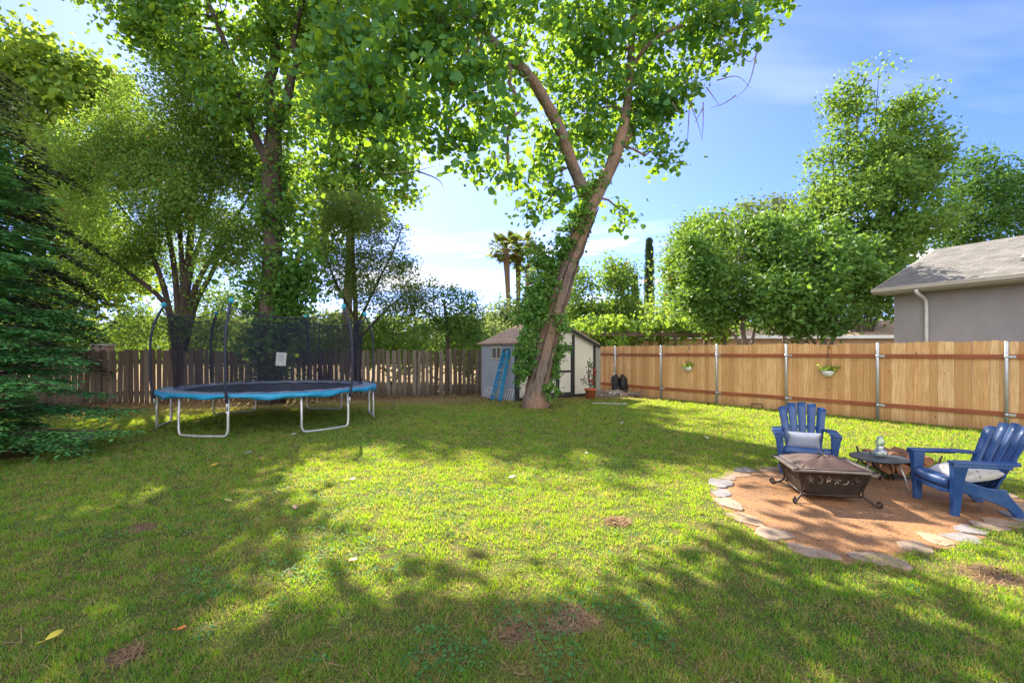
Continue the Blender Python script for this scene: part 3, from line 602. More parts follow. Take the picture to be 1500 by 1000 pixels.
# inward normal is +local y (left of direction u)
MB().box((5.25, 3.3, 1.62), (10.0, 5.6, 3.24)).build('wall', stucco, gh)
gw = MB().add([(.26, .5, 3.24), (.26, 6.1, 3.24), (.26, 3.3, 4.42), (10.24, .5, 3.24), (10.24, 6.1, 3.24), (10.24, 3.3, 4.42)], [(0, 1, 2), (3, 5, 4), (0, 3, 4, 1), (0, 2, 5, 3), (1, 4, 5, 2)]); gw.build('gable_wall', stucco, gh)
rf = MB(); zE, zR = 3.42, 4.86
rf.add([(0, 0, zE), (10.6, 0, zE), (10.6, 3.3, zR), (0, 3.3, zR), (0, 6.6, zE), (10.6, 6.6, zE),
        (0, 0, zE-.1), (10.6, 0, zE-.1), (10.6, 3.3, zR-.1), (0, 3.3, zR-.1), (0, 6.6, zE-.1), (10.6, 6.6, zE-.1)],
       [(0, 1, 2, 3), (3, 2, 5, 4), (6, 9, 8, 7), (9, 10, 11, 8), (0, 6, 7, 1), (4, 5, 11, 10), (0, 3, 9, 6), (3, 4, 10, 9), (1, 7, 8, 2), (2, 8, 11, 5)])
roof = rf.build('roof', gh_roof, gh)
# higher cross gable at the near end
cg = MB().add([(2.9, 2.3, 4.55), (10.2, 2.3, 4.55), (10.2, 3.9, 5.5), (4.2, 3.9, 5.5), (2.9, 5.5, 4.55), (10.2, 5.5, 4.55), (2.9, 2.3, 4.3), (10.2, 2.3, 4.3), (2.9, 5.5, 4.3), (10.2, 5.5, 4.3)], [(0, 1, 2, 3), (3, 2, 5, 4), (0, 3, 4), (1, 5, 2), (0, 6, 7, 1), (4, 5, 9, 8), (0, 4, 8, 6)])
cg.build('upper_roof', gh_roof, gh)
MB().box((5.3, -.025, 3.34), (10.64, .05, .16)).box((5.3, -.085, 3.36), (10.66, .07, .11)).build('gutter', trim_tan, gh, .008)
MB().add([(-.03, .0, zE+.0), (-.03, 3.3, zR+.0), (-.03, 3.3, zR-.2), (-.03, 0, zE-.2), (-.002, 0, zE), (-.002, 3.3, zR), (-.002, 3.3, zR-.2), (-.002, 0, zE-.2)], [(0, 1, 2, 3), (4, 7, 6, 5), (0, 4, 5, 1), (3, 2, 6, 7)]).build('rake_board', trim_tan, gh)
MB().box((5.3, .24, 3.245), (10.4, .44, .02)).build('soffit', trim_tan, gh)
MB().tube([(1.05, -.09, 3.28), (1.05, -.04, 3.2), (1.05, .30, 3.08), (1.05, .42, 3.0), (1.05, .44, 2.8), (1.05, .44, .15)], .045, 8).build('downspout', white_metal, gh)
sk = MB(); nrm = Vector((0, -(zR-zE), 3.3)).normalized()
Ms = Matrix.Rotation(math.atan2(zR-zE, 3.3), 3, 'X')
sk.box(Vector((3.05, 1.35, zE+1.35*(zR-zE)/3.3))+nrm*.05, (.62, .95, .1), Ms); sko = sk.build('skylight', trim_tan, gh, .01)
glass_dark = NT('dark_glass'); glass_dark = glass_dark.done(glass_dark.pbr((.10, .11, .12), .12, spec=.6))
MB().box(Vector((3.05, 1.35, zE+1.35*(zR-zE)/3.3))+nrm*.105, (.5, .82, .012), Ms).build('pane', glass_dark, sko)
MB().tube([(3.62, .485, 3.2), (3.72, .485, 2.9), (3.9, .485, 2.5), (4.0, .485, 1.9), (4.2, .485, .4)], .014, 6).build('cable', wood_dark, gh)
# tan house
peach = simple('peach_stucco', (.62, .42, .26), (.55, .37, .23), .9, 1)
th = empty('tan_house', (14.2, 27, 0), R(-4), 'low tan house with peach roof partly hidden by the fruit trees', 'house')
MB().box((0, 2.5, 1.2), (16, 5, 2.4)).build('wall', peach, th)
MB().add([(-8.5, -.5, 2.42), (8.5, -.5, 2.42), (8.5, 2.5, 3.5), (-8.5, 2.5, 3.5), (-8.5, 5.5, 2.42), (8.5, 5.5, 2.42)], [(0, 1, 2, 3), (3, 2, 5, 4), (0, 3, 4), (1, 5, 2), (0, 4, 5, 1)]).build('roof', shingle_mat('peach_shingles', (.58, .42, .3), (.5, .35, .25)), th)
MB().box((0, -.53, 2.44), (17.04, .04, .18)).build('fascia', white_metal, th)
for x in (-5, -1.5, 2.4, 5.6):
    f = MB().box((x, -.02, 1.5), (1.2, .06, 1.0)).build('window', white_metal, th); MB().box((x, -.056, 1.5), (1.05, .01, .86)).build('pane', glass_dark, f)

# ================================================================ shed
A0 = np.array([.156, 15.6]); su = math.atan2(.587, .81)
sh = empty('garden_shed', (A0[0], A0[1], 0), su, 'small gabled shed with cream front, black trim and bluish side wall behind the leaning tree', 'shed')
SLn, SD, SE, SP = 3.6, 2.15, 1.90, 2.62
cream = simple('cream_siding', (.66, .62, .52), (.58, .55, .46), .75, 2)
blue_grey = simple('blue_grey_siding', (.30, .33, .42), (.26, .29, .37), .75, 2)
black_trim = simple('black_trim_paint', (.018, .022, .024), (.03, .034, .036), .55, 5)
fw = MB().prism([(0, 0, 0), (SLn, 0, 0), (SLn, 0, SE), (SLn/2, 0, SP), (0, 0, SE)], (0, 0, 0), (0, .06, 0)); fw.build('front_wall', cream, sh)
MB().prism([(0, 0, 0), (SLn, 0, 0), (SLn, 0, SE), (SLn/2, 0, SP), (0, 0, SE)], (0, SD-.06, 0), (0, .06, 0)).build('rear_wall', blue_grey, sh)
MB().box((.028, SD/2, SE/2), (.05, SD-.124, SE)).build('side_wall', blue_grey, sh)
MB().box((SLn-.028, SD/2, SE/2), (.05, SD-.124, SE)).build('side_wall', blue_grey, sh)
sl = (SP-SE)/(SLn/2); ov = .14
rr_ = MB().add([(-ov, -.12, SE-ov*sl+.05), (SLn/2, -.12, SP+.05), (SLn/2, SD+.1, SP+.05), (-ov, SD+.1, SE-ov*sl+.05), (SLn+ov, -.12, SE-ov*sl+.05), (SLn+ov, SD+.1, SE-ov*sl+.05)], [(0, 1, 2, 3), (1, 4, 5, 2)])
rr_.build('roof', shingle_mat('brown_shingles', (.60, .42, .30), (.46, .31, .22), .3, .16), sh, solid=.045)
tb = MB(); yb = -.018
tb.box((.045, yb, SE/2-.02), (.09, .032, SE-.06)); tb.box((SLn-.045, yb, SE/2-.02), (.09, .032, SE-.06)); tb.box((2.50, yb, 1.12), (.11, .03, 2.22)); tb.box((.98, yb, .93), (.10, .03, 1.70))
tb.box((1.74, yb-.002, 1.81), (1.63, .03, .09)); tb.box((1.8, yb-.001, .055), (3.4, .032, .11))
tb.build('corner_trim', black_trim, sh)
for s in (0, 1):
    x0, x1 = (-ov, SLn/2) if s == 0 else (SLn+ov, SLn/2)
    z0 = SE-ov*sl+.02
    MB().prism([(x0, -.135, z0), (x1, -.135, SP+.02), (x1, -.135, SP-.09), (x0, -.135, z0-.11)], (0, -.02 if s else -.022, 0), (0, .03, 0)).build('rake_trim', black_trim, sh)
for k, x0 in enumerate((1.04, 1.745)):
    d = MB().box((x0+.345, -.012, .93), (.675, .024, 1.62)).build('door', cream, sh)
    e = MB(); 
    for xx in (x0+.04, x0+.65): e.box((xx, -.032, .93), (.07, .018, 1.62))
    for zz in (.16, .93, 1.70): e.box((x0+.345, -.034, zz), (.54, .016, .075))
    e.build('door_trim', black_trim, d)
    MB().tube([(x0+(.6 if k == 0 else .09), -.045, .9), (x0+(.6 if k == 0 else .09), -.07, .93), (x0+(.6 if k == 0 else .09), -.07, 1.03), (x0+(.6 if k == 0 else .09), -.045, 1.06)], .009, 6).build('handle', black_trim, d)
wn = MB(); wn.box((-.02, 1.15, 1.38), (.04, .62, .05)).box((-.02, 1.15, 1.77), (.04, .62, .05)); wn.box((-.02, .865, 1.575), (.04, .05, .34)).box((-.02, 1.435, 1.575), (.04, .05, .34)).box((-.018, 1.15, 1.575), (.03, .03, .34))
wo = wn.build('window', trim_tan, sh); MB().box((-.006, 1.15, 1.575), (.008, .52, .34)).build('pane', glass_dark, wo)
MB().box((-.012, .045, SE/2), (.02, .09, SE-.02)).build('corner_board', black_trim, sh)
# board leaning at the right corner
bd = empty('wooden_board', (3.12, 17.55, 0), su, 'weathered grey green board standing at the right corner of the shed', 'board')
MB().box((.16, .1, .94), (.24, .03, 1.88)).build('panel', simple('grey_green_wood', (.30, .30, .25), (.22, .22, .19), .85, 5, stretch=(1, 1, .2)), bd, .004)
def world_of(x, y, z=0):
    c, s = math.cos(su), math.sin(su); return (A0[0]+c*x-s*y, A0[1]+s*x+c*y, z)
# ladder
lad_blue = simple('blue_fibreglass', (.02, .27, .52), (.02, .22, .45), .4, 5)
alu = simple('dull_aluminium', (.6, .6, .6), (.45, .45, .45), .35, 6, metal=.8)
black_rub = simple('black_rubber', (.015, .015, .016), None, .7, 10)
lx = world_of(-.52, .52)
ld = empty('step_ladder', lx, su, 'blue folded step ladder leaning on the side wall of the shed', 'ladder')
tilt = Matrix.Rotation(R(15.5), 3, 'Y')
def LB(m, c, d): m.box(tilt @ Vector(c), d, tilt)
for s in (-1, 1):
    m = MB(); P0 = Vector((0, s*.24, 0)); P1 = Vector((0, s*.15, 1.78)); dd = (P1-P0)
    q = Vector((0, 0, 1)).rotation_difference(dd).to_matrix(); m.box(tilt @ ((P0+P1)/2), (.075, .03, dd.length), tilt @ q); m.build('side_rail', lad_blue, ld, .004)
    m = MB(); P0 = Vector((.1, s*.22, 0.02)); P1 = Vector((.06, s*.13, 1.72)); dd = (P1-P0); q = Vector((0, 0, 1)).rotation_difference(dd).to_matrix()
    m.box(tilt @ ((P0+P1)/2), (.045, .03, dd.length), tilt @ q); m.build('rear_rail', lad_blue, ld, .004)
    m = MB(); LB(m, (0, s*.24, -.0), (.11, .05, .07)); m.build('rubber_foot', black_rub, ld, .01)
for k in range(6):
    m = MB(); z = .22+k*.27; LB(m, (0, 0, z), (.085, .40-k*.022, .035)); m.build('step', lad_blue if k % 3 else alu, ld, .004)
m = MB(); LB(m, (.03, 0, 1.79), (.2, .34, .05)); m.build('top_cap', simple('grey_cap', (.3, .32, .36), None, .5), ld, .01)
# wire edging leaning on wall
for i, (yy, n, lab) in enumerate([(1.42, 5, 'white wire edging leaning on the shed wall left of the ladder'), (.28, 3, 'short white wire edging leaning on the shed wall right of the ladder')]):
    e = empty('wire_edging', world_of(-.02, yy), su, lab, 'wire edging', 'wire edging along the shed wall'); w_ = .13*n
    m = MB()
    for k in range(n+1): m.tube([(-.16, -w_/2+k*w_/n, 0), (-.04, -w_/2+k*w_/n, .36)], .010, 5)
    m.build('upright', white_metal, e); MB().tube([(-.04, -w_/2, .36), (-.04, w_/2, .36)], .013, 5).build('top_rail', white_metal, e)
# pink watering can behind the trunk
pk = empty('watering_can', world_of(.32, -.28), su+.6, 'pink plastic watering can between the tree trunk and the shed', 'watering can')
pink = simple('pink_plastic', (.60, .10, .12), None, .4)
MB().lathe([(0, 0), (.12, 0), (.125, .02), (.11, .22), (.09, .26), (.085, .26), (.1, .2), (.11, .03), (0, .03)], 18).build('body', pink, pk)
MB().tube([(.1, 0, .05), (.2, 0, .17), (.28, 0, .30)], [.025, .018, .014], 8).build('spout', pink, pk)
MB().tube([(-.1, 0, .06), (-.18, 0, .18), (-.12, 0, .32), (0, 0, .34), (.08, 0, .26)], .012, 6).build('handle', pink, pk)
# terracotta pot with flowering plant
pt = empty('flower_pot', G(865, 584), 0, 'terracotta pot with a tall red flowering plant at the right corner of the shed', 'potted plant')
terra = simple('terracotta', (.48, .13, .05), (.38, .10, .04), .8, 5)
MB().lathe([(0, 0), (.14, 0), (.19, .3), (.215, .3), (.22, .36), (.195, .36), (.18, .32), (0, .31)], 22).build('pot', terra, pt)
r_ = rg(150); C, L = crown_points([(0, 0, .55, .22, .22, .18), (.02, 0, .8, .17, .17, .2), (0, 0, 1.05, .12, .12, .2), (-.02, 0, 1.28, .07, .07, .14), (-.22, 0, .66, .1, .1, .1)], r_, 160, 7, .05, .3, 3, 151, 0, 2)
V, F = leaf_mesh(L, .06, r_, .6, .1, 'quad'); np_mesh('foliage', V, F, M['leaf_dark'], pt)
red_fl = leafmat('red_blossom', ((.35, .01, .01), (.55, .02, .015), (.7, .06, .03)), (.7, .05, .03), .3)
C, L = crown_points([(0, -.1, .62, .2, .15, .16), (.1, -.08, .95, .12, .1, .25), (-.25, -.03, .7, .1, .1, .08)], r_, 45, 4, .025, .35, 3, 152, 0, 3)
V, F = leaf_mesh(L, .05, r_, .9, .1, 'quad'); np_mesh('blossom', V, F, red_fl, pt)
m = MB()
for k in range(6): m.tube([(0, 0, .3), (random.uniform(-.08, .08), random.uniform(-.08, .08), .7), (random.uniform(-.1, .1), random.uniform(-.1, .1), 1.2)], .008, 5)
m.build('stem', M['bark_dark'], pt)
# ================================================================ fences
def woodmat(name, cols, grain, knots=.0, rough=.8, axis=(6, 6, .5), nscale=5):
    t = NT(name); v = t.coord(axis); rnd = t.n('ShaderNodeNewGeometry').outputs['Random Per Island']
    off = t.n('ShaderNodeVectorMath', _operation='ADD'); t.put(off.inputs[0], v)
    cb = t.n('ShaderNodeCombineXYZ', X=t.math('MULTIPLY', rnd, 31.0), Z=t.math('MULTIPLY', rnd, 17.0)); t.put(off.inputs[1], cb.outputs[0])
    n = t.noise(off.outputs[0], nscale, 6, .6)
    col = t.ramp(rnd, [(0, cols[0]), (.5, cols[1]), (1, cols[2])])
    col = t.mix(t.ramp(n, [(.38, 0), (.7, .75)]), col, grain)
    if knots:
        v2 = t.coord((1, 1, .6)); vo = t.n('ShaderNodeTexVoronoi', Vector=v2, Scale=5.5)
        k = t.ramp(vo.outputs['Distance'], [(.05, 1), (.11, 0)])
        k2 = t.ramp(t.n('ShaderNodeTexWhiteNoise', Vector=vo.outputs['Position']).outputs[0], [(.55, 0), (.56, 1)])
        col = t.mix(t.math('MULTIPLY', t.math('MULTIPLY', k, k2), knots), col, tuple(x*.35 for x in grain))
    big = t.noise(t.coord((.8, .8, 1.4)), 1.0, 4)
    col = t.mix(t.ramp(big, [(.45, 0), (.75, .35)]), col, tuple(x*.6 for x in cols[1]))
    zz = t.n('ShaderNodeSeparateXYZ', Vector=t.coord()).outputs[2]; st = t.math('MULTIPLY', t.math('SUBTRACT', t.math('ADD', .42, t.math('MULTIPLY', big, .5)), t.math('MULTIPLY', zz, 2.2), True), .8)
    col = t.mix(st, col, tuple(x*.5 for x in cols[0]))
    return t.done(t.pbr(col, rough, t.bump(n, .35, .006), spec=.15))
cedar = woodmat('new_cedar', ((.50, .27, .115), (.70, .415, .19), (.82, .55, .29)), (.42, .20, .07), 1.0)
redrail = simple('red_stained_rail', (.34, .10, .04), (.24, .07, .03), .7, 3, stretch=(.6, 3, 3))
galv = simple('galvanised_steel', (.52, .54, .56), (.40, .42, .44), .38, 9, metal=.55, bump=.05)
oldwood = woodmat('old_grey_wood', ((.075, .056, .043), (.14, .11, .088), (.23, .195, .165)), (.08, .055, .04), .3, .9)
F0 = np.array([3.5, 18.9]); fu = np.array([.57, -.8216]); fang = math.atan2(fu[1], fu[0])
nf = empty('board_fence', (F0[0], F0[1], 0), fang, 'new cedar dog eared board fence with red rails along the right side', 'fence')
m = MB(); x = -2.2; rf_ = random.Random(5)
while x < 21:
    w = rf_.choice([.137, .138, .14]); h = 1.83+rf_.uniform(-.02, .014)+.012*math.sin(x*1.3); y = rf_.uniform(0, .004); tl = rf_.uniform(-.004, .004)
    c = .022; g = .004
    m.prism([(x, y, .01), (x+w-g, y, .01), (x+w-g+tl, y, h-c*1.4), (x+w-g-c+tl, y, h), (x+c+tl, y, h), (x+tl, y, h-c*1.4)], (0, 0, 0), (0, .017, 0)); x += w
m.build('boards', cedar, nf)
posts = [.85, 2.95, 5.03, 7.09, 9.17, 11.32, 13.4, 15.5, 17.6, 19.7]
for zr in (.36, 1.52):
    for a, b in zip([-2.2]+posts, posts+[21]):
        MB().box(((a+b)/2, -.0215, zr+rf_.uniform(-.008, .008)), (b-a-.012, .04, .088)).build('rail', redrail, nf, .003)
for a in posts:
    h = 1.80+rf_.uniform(0, .07)
    o = MB().tube([(a, -.078, -.05), (a, -.078, h), (a, -.078, h+.012)], [.031, .031, .02], 12).build('post', galv, nf)
    for zr in (.36, 1.52):
        MB().box((a+.055, -.046, zr), (.15, .006, .05)).tube([(a, -.078, zr-.025), (a, -.078, zr+.025)], .036, 12).tube([(a+.1, -.05, zr), (a+.1, -.058, zr)], .009, 6).build('bracket', galv, o)
# planters on the new fence
leaf_pl = M['leaf_vine']
def floc(t, y=0.0, z=0.0):
    c, s = math.cos(fang), math.sin(fang); return (F0[0]+c*t-s*y, F0[1]+s*t+c*y, z)
for i, (t, z, lab) in enumerate([(8.11, 1.13, 'white wall basket with green plant hanging on the new fence left of the grey house'), (4.02, 1.12, 'small wall basket with green plant hanging on the new fence nearer the shed')]):
    e = empty('hanging_basket', floc(t, -.02, z), fang, lab, 'hanging basket', 'baskets hanging on the new fence'); k = .9 if i else 1.0
    Vb = []; nu, nv = 8, 13
    for a in range(nu):
        el = a/(nu-1)*math.pi/2
        for b in range(nv):
            az = math.pi+b/(nv-1)*math.pi; Vb.append((math.cos(az)*.15*math.cos(el)*k, -.03+math.sin(az)*.15*math.cos(el)*k, -math.sin(el)*.15*k))
    MB().grid(Vb, nu, nv).build('basket', white_metal, e, solid=.008)
    MB().tube([(0, -.03, .02), (0, -.06, .28), (0, -.03, .34)], .005, 5).tube([(-.14*k, -.03, 0), (0, -.05, .3), (.14*k, -.03, 0)], .003, 4).build('hanger', wood_dark, e)
    MB().tube([(0, -.005, .56), (0, -.005, .72)], .008, 5).tube([(0, -.005, .56), (0, -.07, .55), (0, -.05, .36)], .006, 5).build('hook', black_trim, e)
    r_ = rg(160+i); C, L = crown_points([(0, -.1, .05, .21, .12, .09)], r_, 500, 8, .045, .3, 4, 161, 0, 2)
    V, F = leaf_mesh(L, .06, r_, .7, -.2, 'quad'); np_mesh('foliage', V, F, leaf_pl, e)
vt = empty('wire_bracket', floc(6.3, -.1, 0), fang, 'small black wire bracket standing at the foot of the new fence', 'bracket')
MB().tube([(-.16, 0, 0), (-.16, 0, .13), (.16, 0, .13), (.16, 0, 0)], .014, 6).build('frame', black_trim, vt)
# old fence
O0 = np.array([-11.9, 15.1]); ou = np.array([.957, .289]); oang = math.atan2(ou[1], ou[0])
of = empty('old_fence', (O0[0], O0[1], 0), oang, 'old weathered grey picket fence with gaps along the back of the lawn', 'fence')
m = MB(); x = -11.0; ro = random.Random(9)
while x < 11.25:
    w = ro.uniform(.105, .15); gp = ro.uniform(.008, .03) if x < 4 else ro.uniform(.03, .075); h = 1.66+ro.uniform(-.04, .06)+(.02 if x > 4 else 0); tl = ro.uniform(-.03, .03); y = ro.uniform(-.006, .01)
    m.prism([(x, y, .0), (x+w, y, .0), (x+w+tl, y, h-.02), (x+w-.02+tl, y, h), (x+.02+tl, y, h+ro.uniform(-.01, .01)), (x+tl, y, h-.03)], (0, 0, 0), (ro.uniform(-.002, .002), .02, 0)); x += w+gp
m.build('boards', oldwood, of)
for zr in (.32, 1.30):
    MB().box((.1, .055, zr), (22.2, .05, .09)).build('rail', oldwood, of)
for k in range(10): MB().box((-10.6+k*2.42, .14, .84), (.1, .1, 1.7)).build('post', oldwood, of)
# weathered pale post and block seen between the redwood and old fence
st = empty('brick_pillar', (-13.35, 15.6, 0), oang, 'pale brick pillar behind the old fence beside the redwood', 'pillar')
bt_ = NT('pillar_brick'); bv = bt_.coord((1, 1, 1), (R(90), 0, 0)); bb = bt_.n('ShaderNodeTexBrick', Vector=bv, Scale=2.2, Color1=(.42, .30, .24), Color2=(.34, .22, .18), Mortar=(.4, .38, .35))
brickm = bt_.done(bt_.pbr(bb.outputs[0], .9))
MB().box((0, 0, .9), (.42, .42, 1.8)).build('shaft', brickm, st, .01)
MB().box((0, 0, 1.84), (.5, .5, .08)).build('capstone', simple('pale_stone', (.5, .48, .45), (.4, .38, .36), .9), st, .01)

# ================================================================ trampoline
TC = np.array([-5.55, 11.2]); TR = 2.22
tr = empty('trampoline', (TC[0], TC[1], 0), 0, 'round trampoline with blue pad and black safety net on the left of the lawn', 'trampoline')
pad_blue = simple('blue_vinyl', (.01, .22, .40), (.02, .27, .46), .4, 3, bump=.3, bd=.01)
pad_grey = simple('faded_pad_top', (.13, .17, .27), (.18, .20, .25), .6, 2, bump=.3, bd=.01)
mat_black = simple('black_jump_mat', (.03, .035, .055), (.05, .05, .065), .7, 1.5)
steel = simple('trampoline_steel', (.62, .63, .62), (.5, .5, .5), .35, 7, metal=.5, bump=.04)
foam = simple('navy_foam_sleeve', (.016, .02, .04), (.03, .035, .06), .6, 8)
cap_teal = simple('teal_cap', (.02, .33, .42), None, .4)
def ring(r, z, n=72, wz=0, ph=0): return [(r*math.cos(2*math.pi*k/n), r*math.sin(2*math.pi*k/n), z+wz*math.sin(5*2*math.pi*k/n+ph)) for k in range(n)]
MB().tube(ring(TR-.02, .76)+[ring(TR-.02, .76)[0]], .026, 8, cap=False).build('frame_ring', steel, tr)
P = []
for i, r in enumerate([0.01, .4, .8, 1.2, 1.5, 1.78]): P += ring(r, .775-.03*(1-(r/1.8)**2))
MB().grid(P, 6, 72, closed=True).build('jump_mat', mat_black, tr, fix=False)
P = []
for r, z in [(1.74, .79), (1.8, .815), (1.95, .825), (2.1, .82), (2.22, .81)]: P += [(a*(1+.004*math.sin(9*i)), b, c+.008*math.sin(i*.9)+.006*math.sin(i*2.3)) for i, (a, b, c) in enumerate(ring(r, z, 144))]
pad = MB().grid(P, 5, 144, closed=True).build('pad_top', pad_grey, tr, solid=.012)
P = []
for j, (r, z) in enumerate([(2.215, .822), (2.262, .812), (2.275, .775), (2.27, .748), (2.262, .728)]):
    P += [(a*(1+.006*math.sin(i*1.1+j)), b*(1+.006*math.sin(i*1.1+j)), c-j*.006*math.sin(i*.55)-(.004*j)*math.sin(i*.21+1)) for i, (a, b, c) in enumerate(ring(r, z, 144))]
MB().grid(P, 5, 144, closed=True).build('pad_skirt', pad_blue, tr, solid=.006)
springs = MB()
for k in range(72):
    a = 2*math.pi*k/72; springs.tube([(1.77*math.cos(a), 1.77*math.sin(a), .77), (2.2*math.cos(a), 2.2*math.sin(a), .765)], .009, 4, cap=False)
springs.build('springs', steel, tr)
def pol(a, r, z): return (r*math.cos(R(a)), r*math.sin(R(a)), z)
for k in range(6):
    c = 22+60*k; a1, a2 = c-13.5, c+13.5; r = TR+.01
    pts = [pol(a1, r-.02, .74), pol(a1, r, .4), pol(a1, r, .14), pol(a1+.6, r, .06), pol(a1+1.8, r, .03), pol(c, r+.0, .028), pol(a2-1.8, r, .03), pol(a2-.6, r, .06), pol(a2, r, .14), pol(a2, r, .4), pol(a2, r-.02, .74)]
    MB().tube(pts, .024, 8).build('leg', steel, tr)
    r = TR+.085
    pts = [pol(a2, TR+.05, .66), pol(a2, r-.005, .8), pol(a2, r+.03, 1.1), pol(a2, r+.03, 1.8), pol(a2, r-.02, 2.15), pol(a2, r-.12, 2.42), pol(a2, r-.19, 2.56)]
    po = MB().tube(smooth_path(pts, 3), .025, 10).build('pole', foam, tr)
    MB().lathe([(0, .05), (.03, .045), (.045, .02), (.045, -.03), (.03, -.05)], 12, pol(a2, r-.195, 2.6)).build('pole_cap', cap_teal, po)
    MB().tube([pol(a2, TR+.05, .67), pol(a2, TR+.045, .52)], .020, 8).build('pole_foot', steel, po)
# net
nt = NT('black_net'); pr = nt.pbr((.014, .017, .032), .8, spec=.1); tp_ = nt.n('ShaderNodeBsdfTransparent')
nz = nt.noise(nt.coord((1, 1, .6)), 1.6, 2); fac = nt.ramp(nz, [(.3, .30), (.7, .52)])
mx = nt.n('ShaderNodeMixShader', Fac=fac); nt.t.links.new(tp_.outputs[0], mx.inputs[1]); nt.t.links.new(pr.outputs[0], mx.inputs[2]); netm = nt.done(mx)
P = []; NZ, NA = 9, 216
for j in range(NZ):
    q = j/(NZ-1)
    for k in range(NA):
        a = k*360/NA; ph = ((a-35) % 60)/60; sag = 4*ph*(1-ph); z0 = .83; z1 = 2.47-.16*sag
        r = 1.93+(.20-.30*sag)*q**1.5*(1.0)+.02*math.sin(k*.83)*(1-q*.4)+.012*math.sin(k*2.1+q*3)
        P.append(pol(a, r, z0+(z1-z0)*q))
net = MB().grid(P, NZ, NA, closed=True).build('safety_net', netm, tr, fix=False)
MB().tube(P[-NA:]+[P[-NA]], .010, 5, cap=False).build('net_hem', foam, net)
card = simple('white_card', (.72, .72, .72), (.6, .6, .62), .6, 12)
ce = Vector(P[3*NA+0]); 
def netpt(a, z, r=2.0): return Vector(pol(a, r, z))
a0 = 286; c0 = netpt(a0, 1.42, 1.90)
# care card on the far side facing the camera
c0 = Vector(pol(112, 1.88, 1.42)); dcam = Vector((-(TC[0]+c0.x), -(TC[1]+c0.y), 0)).normalized(); rzc = math.atan2(dcam.y, dcam.x)+math.pi/2
cm = MB(); Mc = Matrix.Rotation(rzc, 3, 'Z') @ Matrix.Rotation(R(4), 3, 'Y'); cm.box(c0, (.25, .006, .36), Mc); cd = cm.build('care_card', card, net)
pl = MB()
for k in range(6): pl.box(c0+Mc @ Vector((0, -.0045, .12-k*.035)), (.17-.03*(k % 3), .002, .006), Mc)
pl.build('printed_lines', pad_grey, cd)
sm_ = MB(); sm_.tube([pol(83, 2.0, 2.4), pol(82.4, 1.93, 1.8), pol(80.5, 1.92, 1.45), pol(79, 1.9, 1.0), pol(77, 1.85, .84)], .016, 6).tube([pol(83, 2.0, 1.85), pol(85, 1.93, 1.6), pol(84.5, 1.92, 1.45)], .010, 5)
sm_.build('door_strap', foam, net)

# ================================================================ patio and stones
PC = np.array([3.75, 5.2]); PR = 1.83
_pb = np.array([(2.39, 5.67), (2.16, 4.95), (2.2, 4.36), (2.53, 3.62), (2.9, 3.66), (3.29, 3.85), (3.76, 4.03), (4.25, 4.23), (4.65, 4.38), (5.15, 4.7), (5.6, 5.2), (5.6, 5.8), (5.2, 6.15), (4.8, 6.3), (4.4, 6.65), (4.0, 6.85), (3.53, 6.7), (2.9, 6.4)])
_pa = np.arctan2(_pb[:, 1]-PC[1], _pb[:, 0]-PC[0]); _o = np.argsort(_pa); _pq = np.hypot(_pb[:, 0]-PC[0], _pb[:, 1]-PC[1])[_o]
def patio_r(a): return np.interp(np.asarray(a), _pa[_o], _pq, period=2*math.pi)*(1+.012*np.sin(7*a))
n = 96; m = MB(); V = [(PC[0], PC[1], .010)]; F = []
for q in (.5, 1.0):
    for k in range(n): a = 2*math.pi*k/n; r = float(patio_r(a))*q; V.append((PC[0]+r*math.cos(a), PC[1]+r*math.sin(a), .010 if q < 1 else .002))
F += [(0, 1+k, 1+(k+1) % n) for k in range(n)]+[(1+k, 1+n+k, 1+n+(k+1) % n, 1+(k+1) % n) for k in range(n)]
t = NT('decomposed_granite'); v = t.coord()
nn = t.noise(v, 2.0, 5); n2 = t.noise(v, 60, 4, .7); vo = t.n('ShaderNodeTexVoronoi', Vector=v, Scale=110.0)
c = t.mix(t.ramp(nn, [(.42, 0), (.58, 1)]), (.34, .155, .06), (.20, .11, .058)); c = t.mix(t.ramp(n2, [(.35, 0), (.7, .8)]), c, (.44, .26, .14))
c = t.mix(t.ramp(t.n('ShaderNodeTexWhiteNoise', Vector=vo.outputs['Position']).outputs[0], [(.82, 0), (.84, .7)]), c, (.16, .085, .05))
granite = t.done(t.pbr(c, .95, t.bump(t.math('ADD', n2, vo.outputs[0]), .8, .012), spec=.1))
m.add(V, F, True); tag(m.build('patio_ground', granite), kind='structure')
stone_m = []
for i, (c1, c2) in enumerate([((.36, .26, .18), (.24, .175, .125)), ((.25, .22, .21), (.17, .155, .155)), ((.38, .26, .165), (.27, .19, .12))]):
    t = NT('flagstone_%d' % i); v = t.coord(); nn = t.noise(v, 5, 6, .6); n2 = t.noise(v, 40, 4)
    c = t.mix(t.ramp(nn, [(.35, 0), (.65, 1)]), c1, c2); c = t.mix(t.ramp(n2, [(.5, 0), (.8, .5)]), c, tuple(x*.5 for x in c2))
    stone_m.append(t.done(t.pbr(c, .85, t.bump(t.math('ADD', nn, t.math('MULTIPLY', n2, .4)), .6, .012), spec=.2)))
rs = random.Random(21); ang_list = []; a = -100.0
while a < 255: wdt = rs.uniform(9, 17); ang_list.append((a, min(wdt, 257-a))); a += wdt+1.2
words = ['second', 'third', 'fourth', 'fifth', 'sixth', 'seventh', 'eighth', 'ninth', 'tenth', 'eleventh', 'twelfth', 'thirteenth', 'fourteenth', 'fifteenth', 'sixteenth', 'seventeenth']
near = min(range(len(ang_list)), key=lambda i: abs(((ang_list[i][0]+ang_list[i][1]/2+126)+180) % 360-180)); NS = len(ang_list)
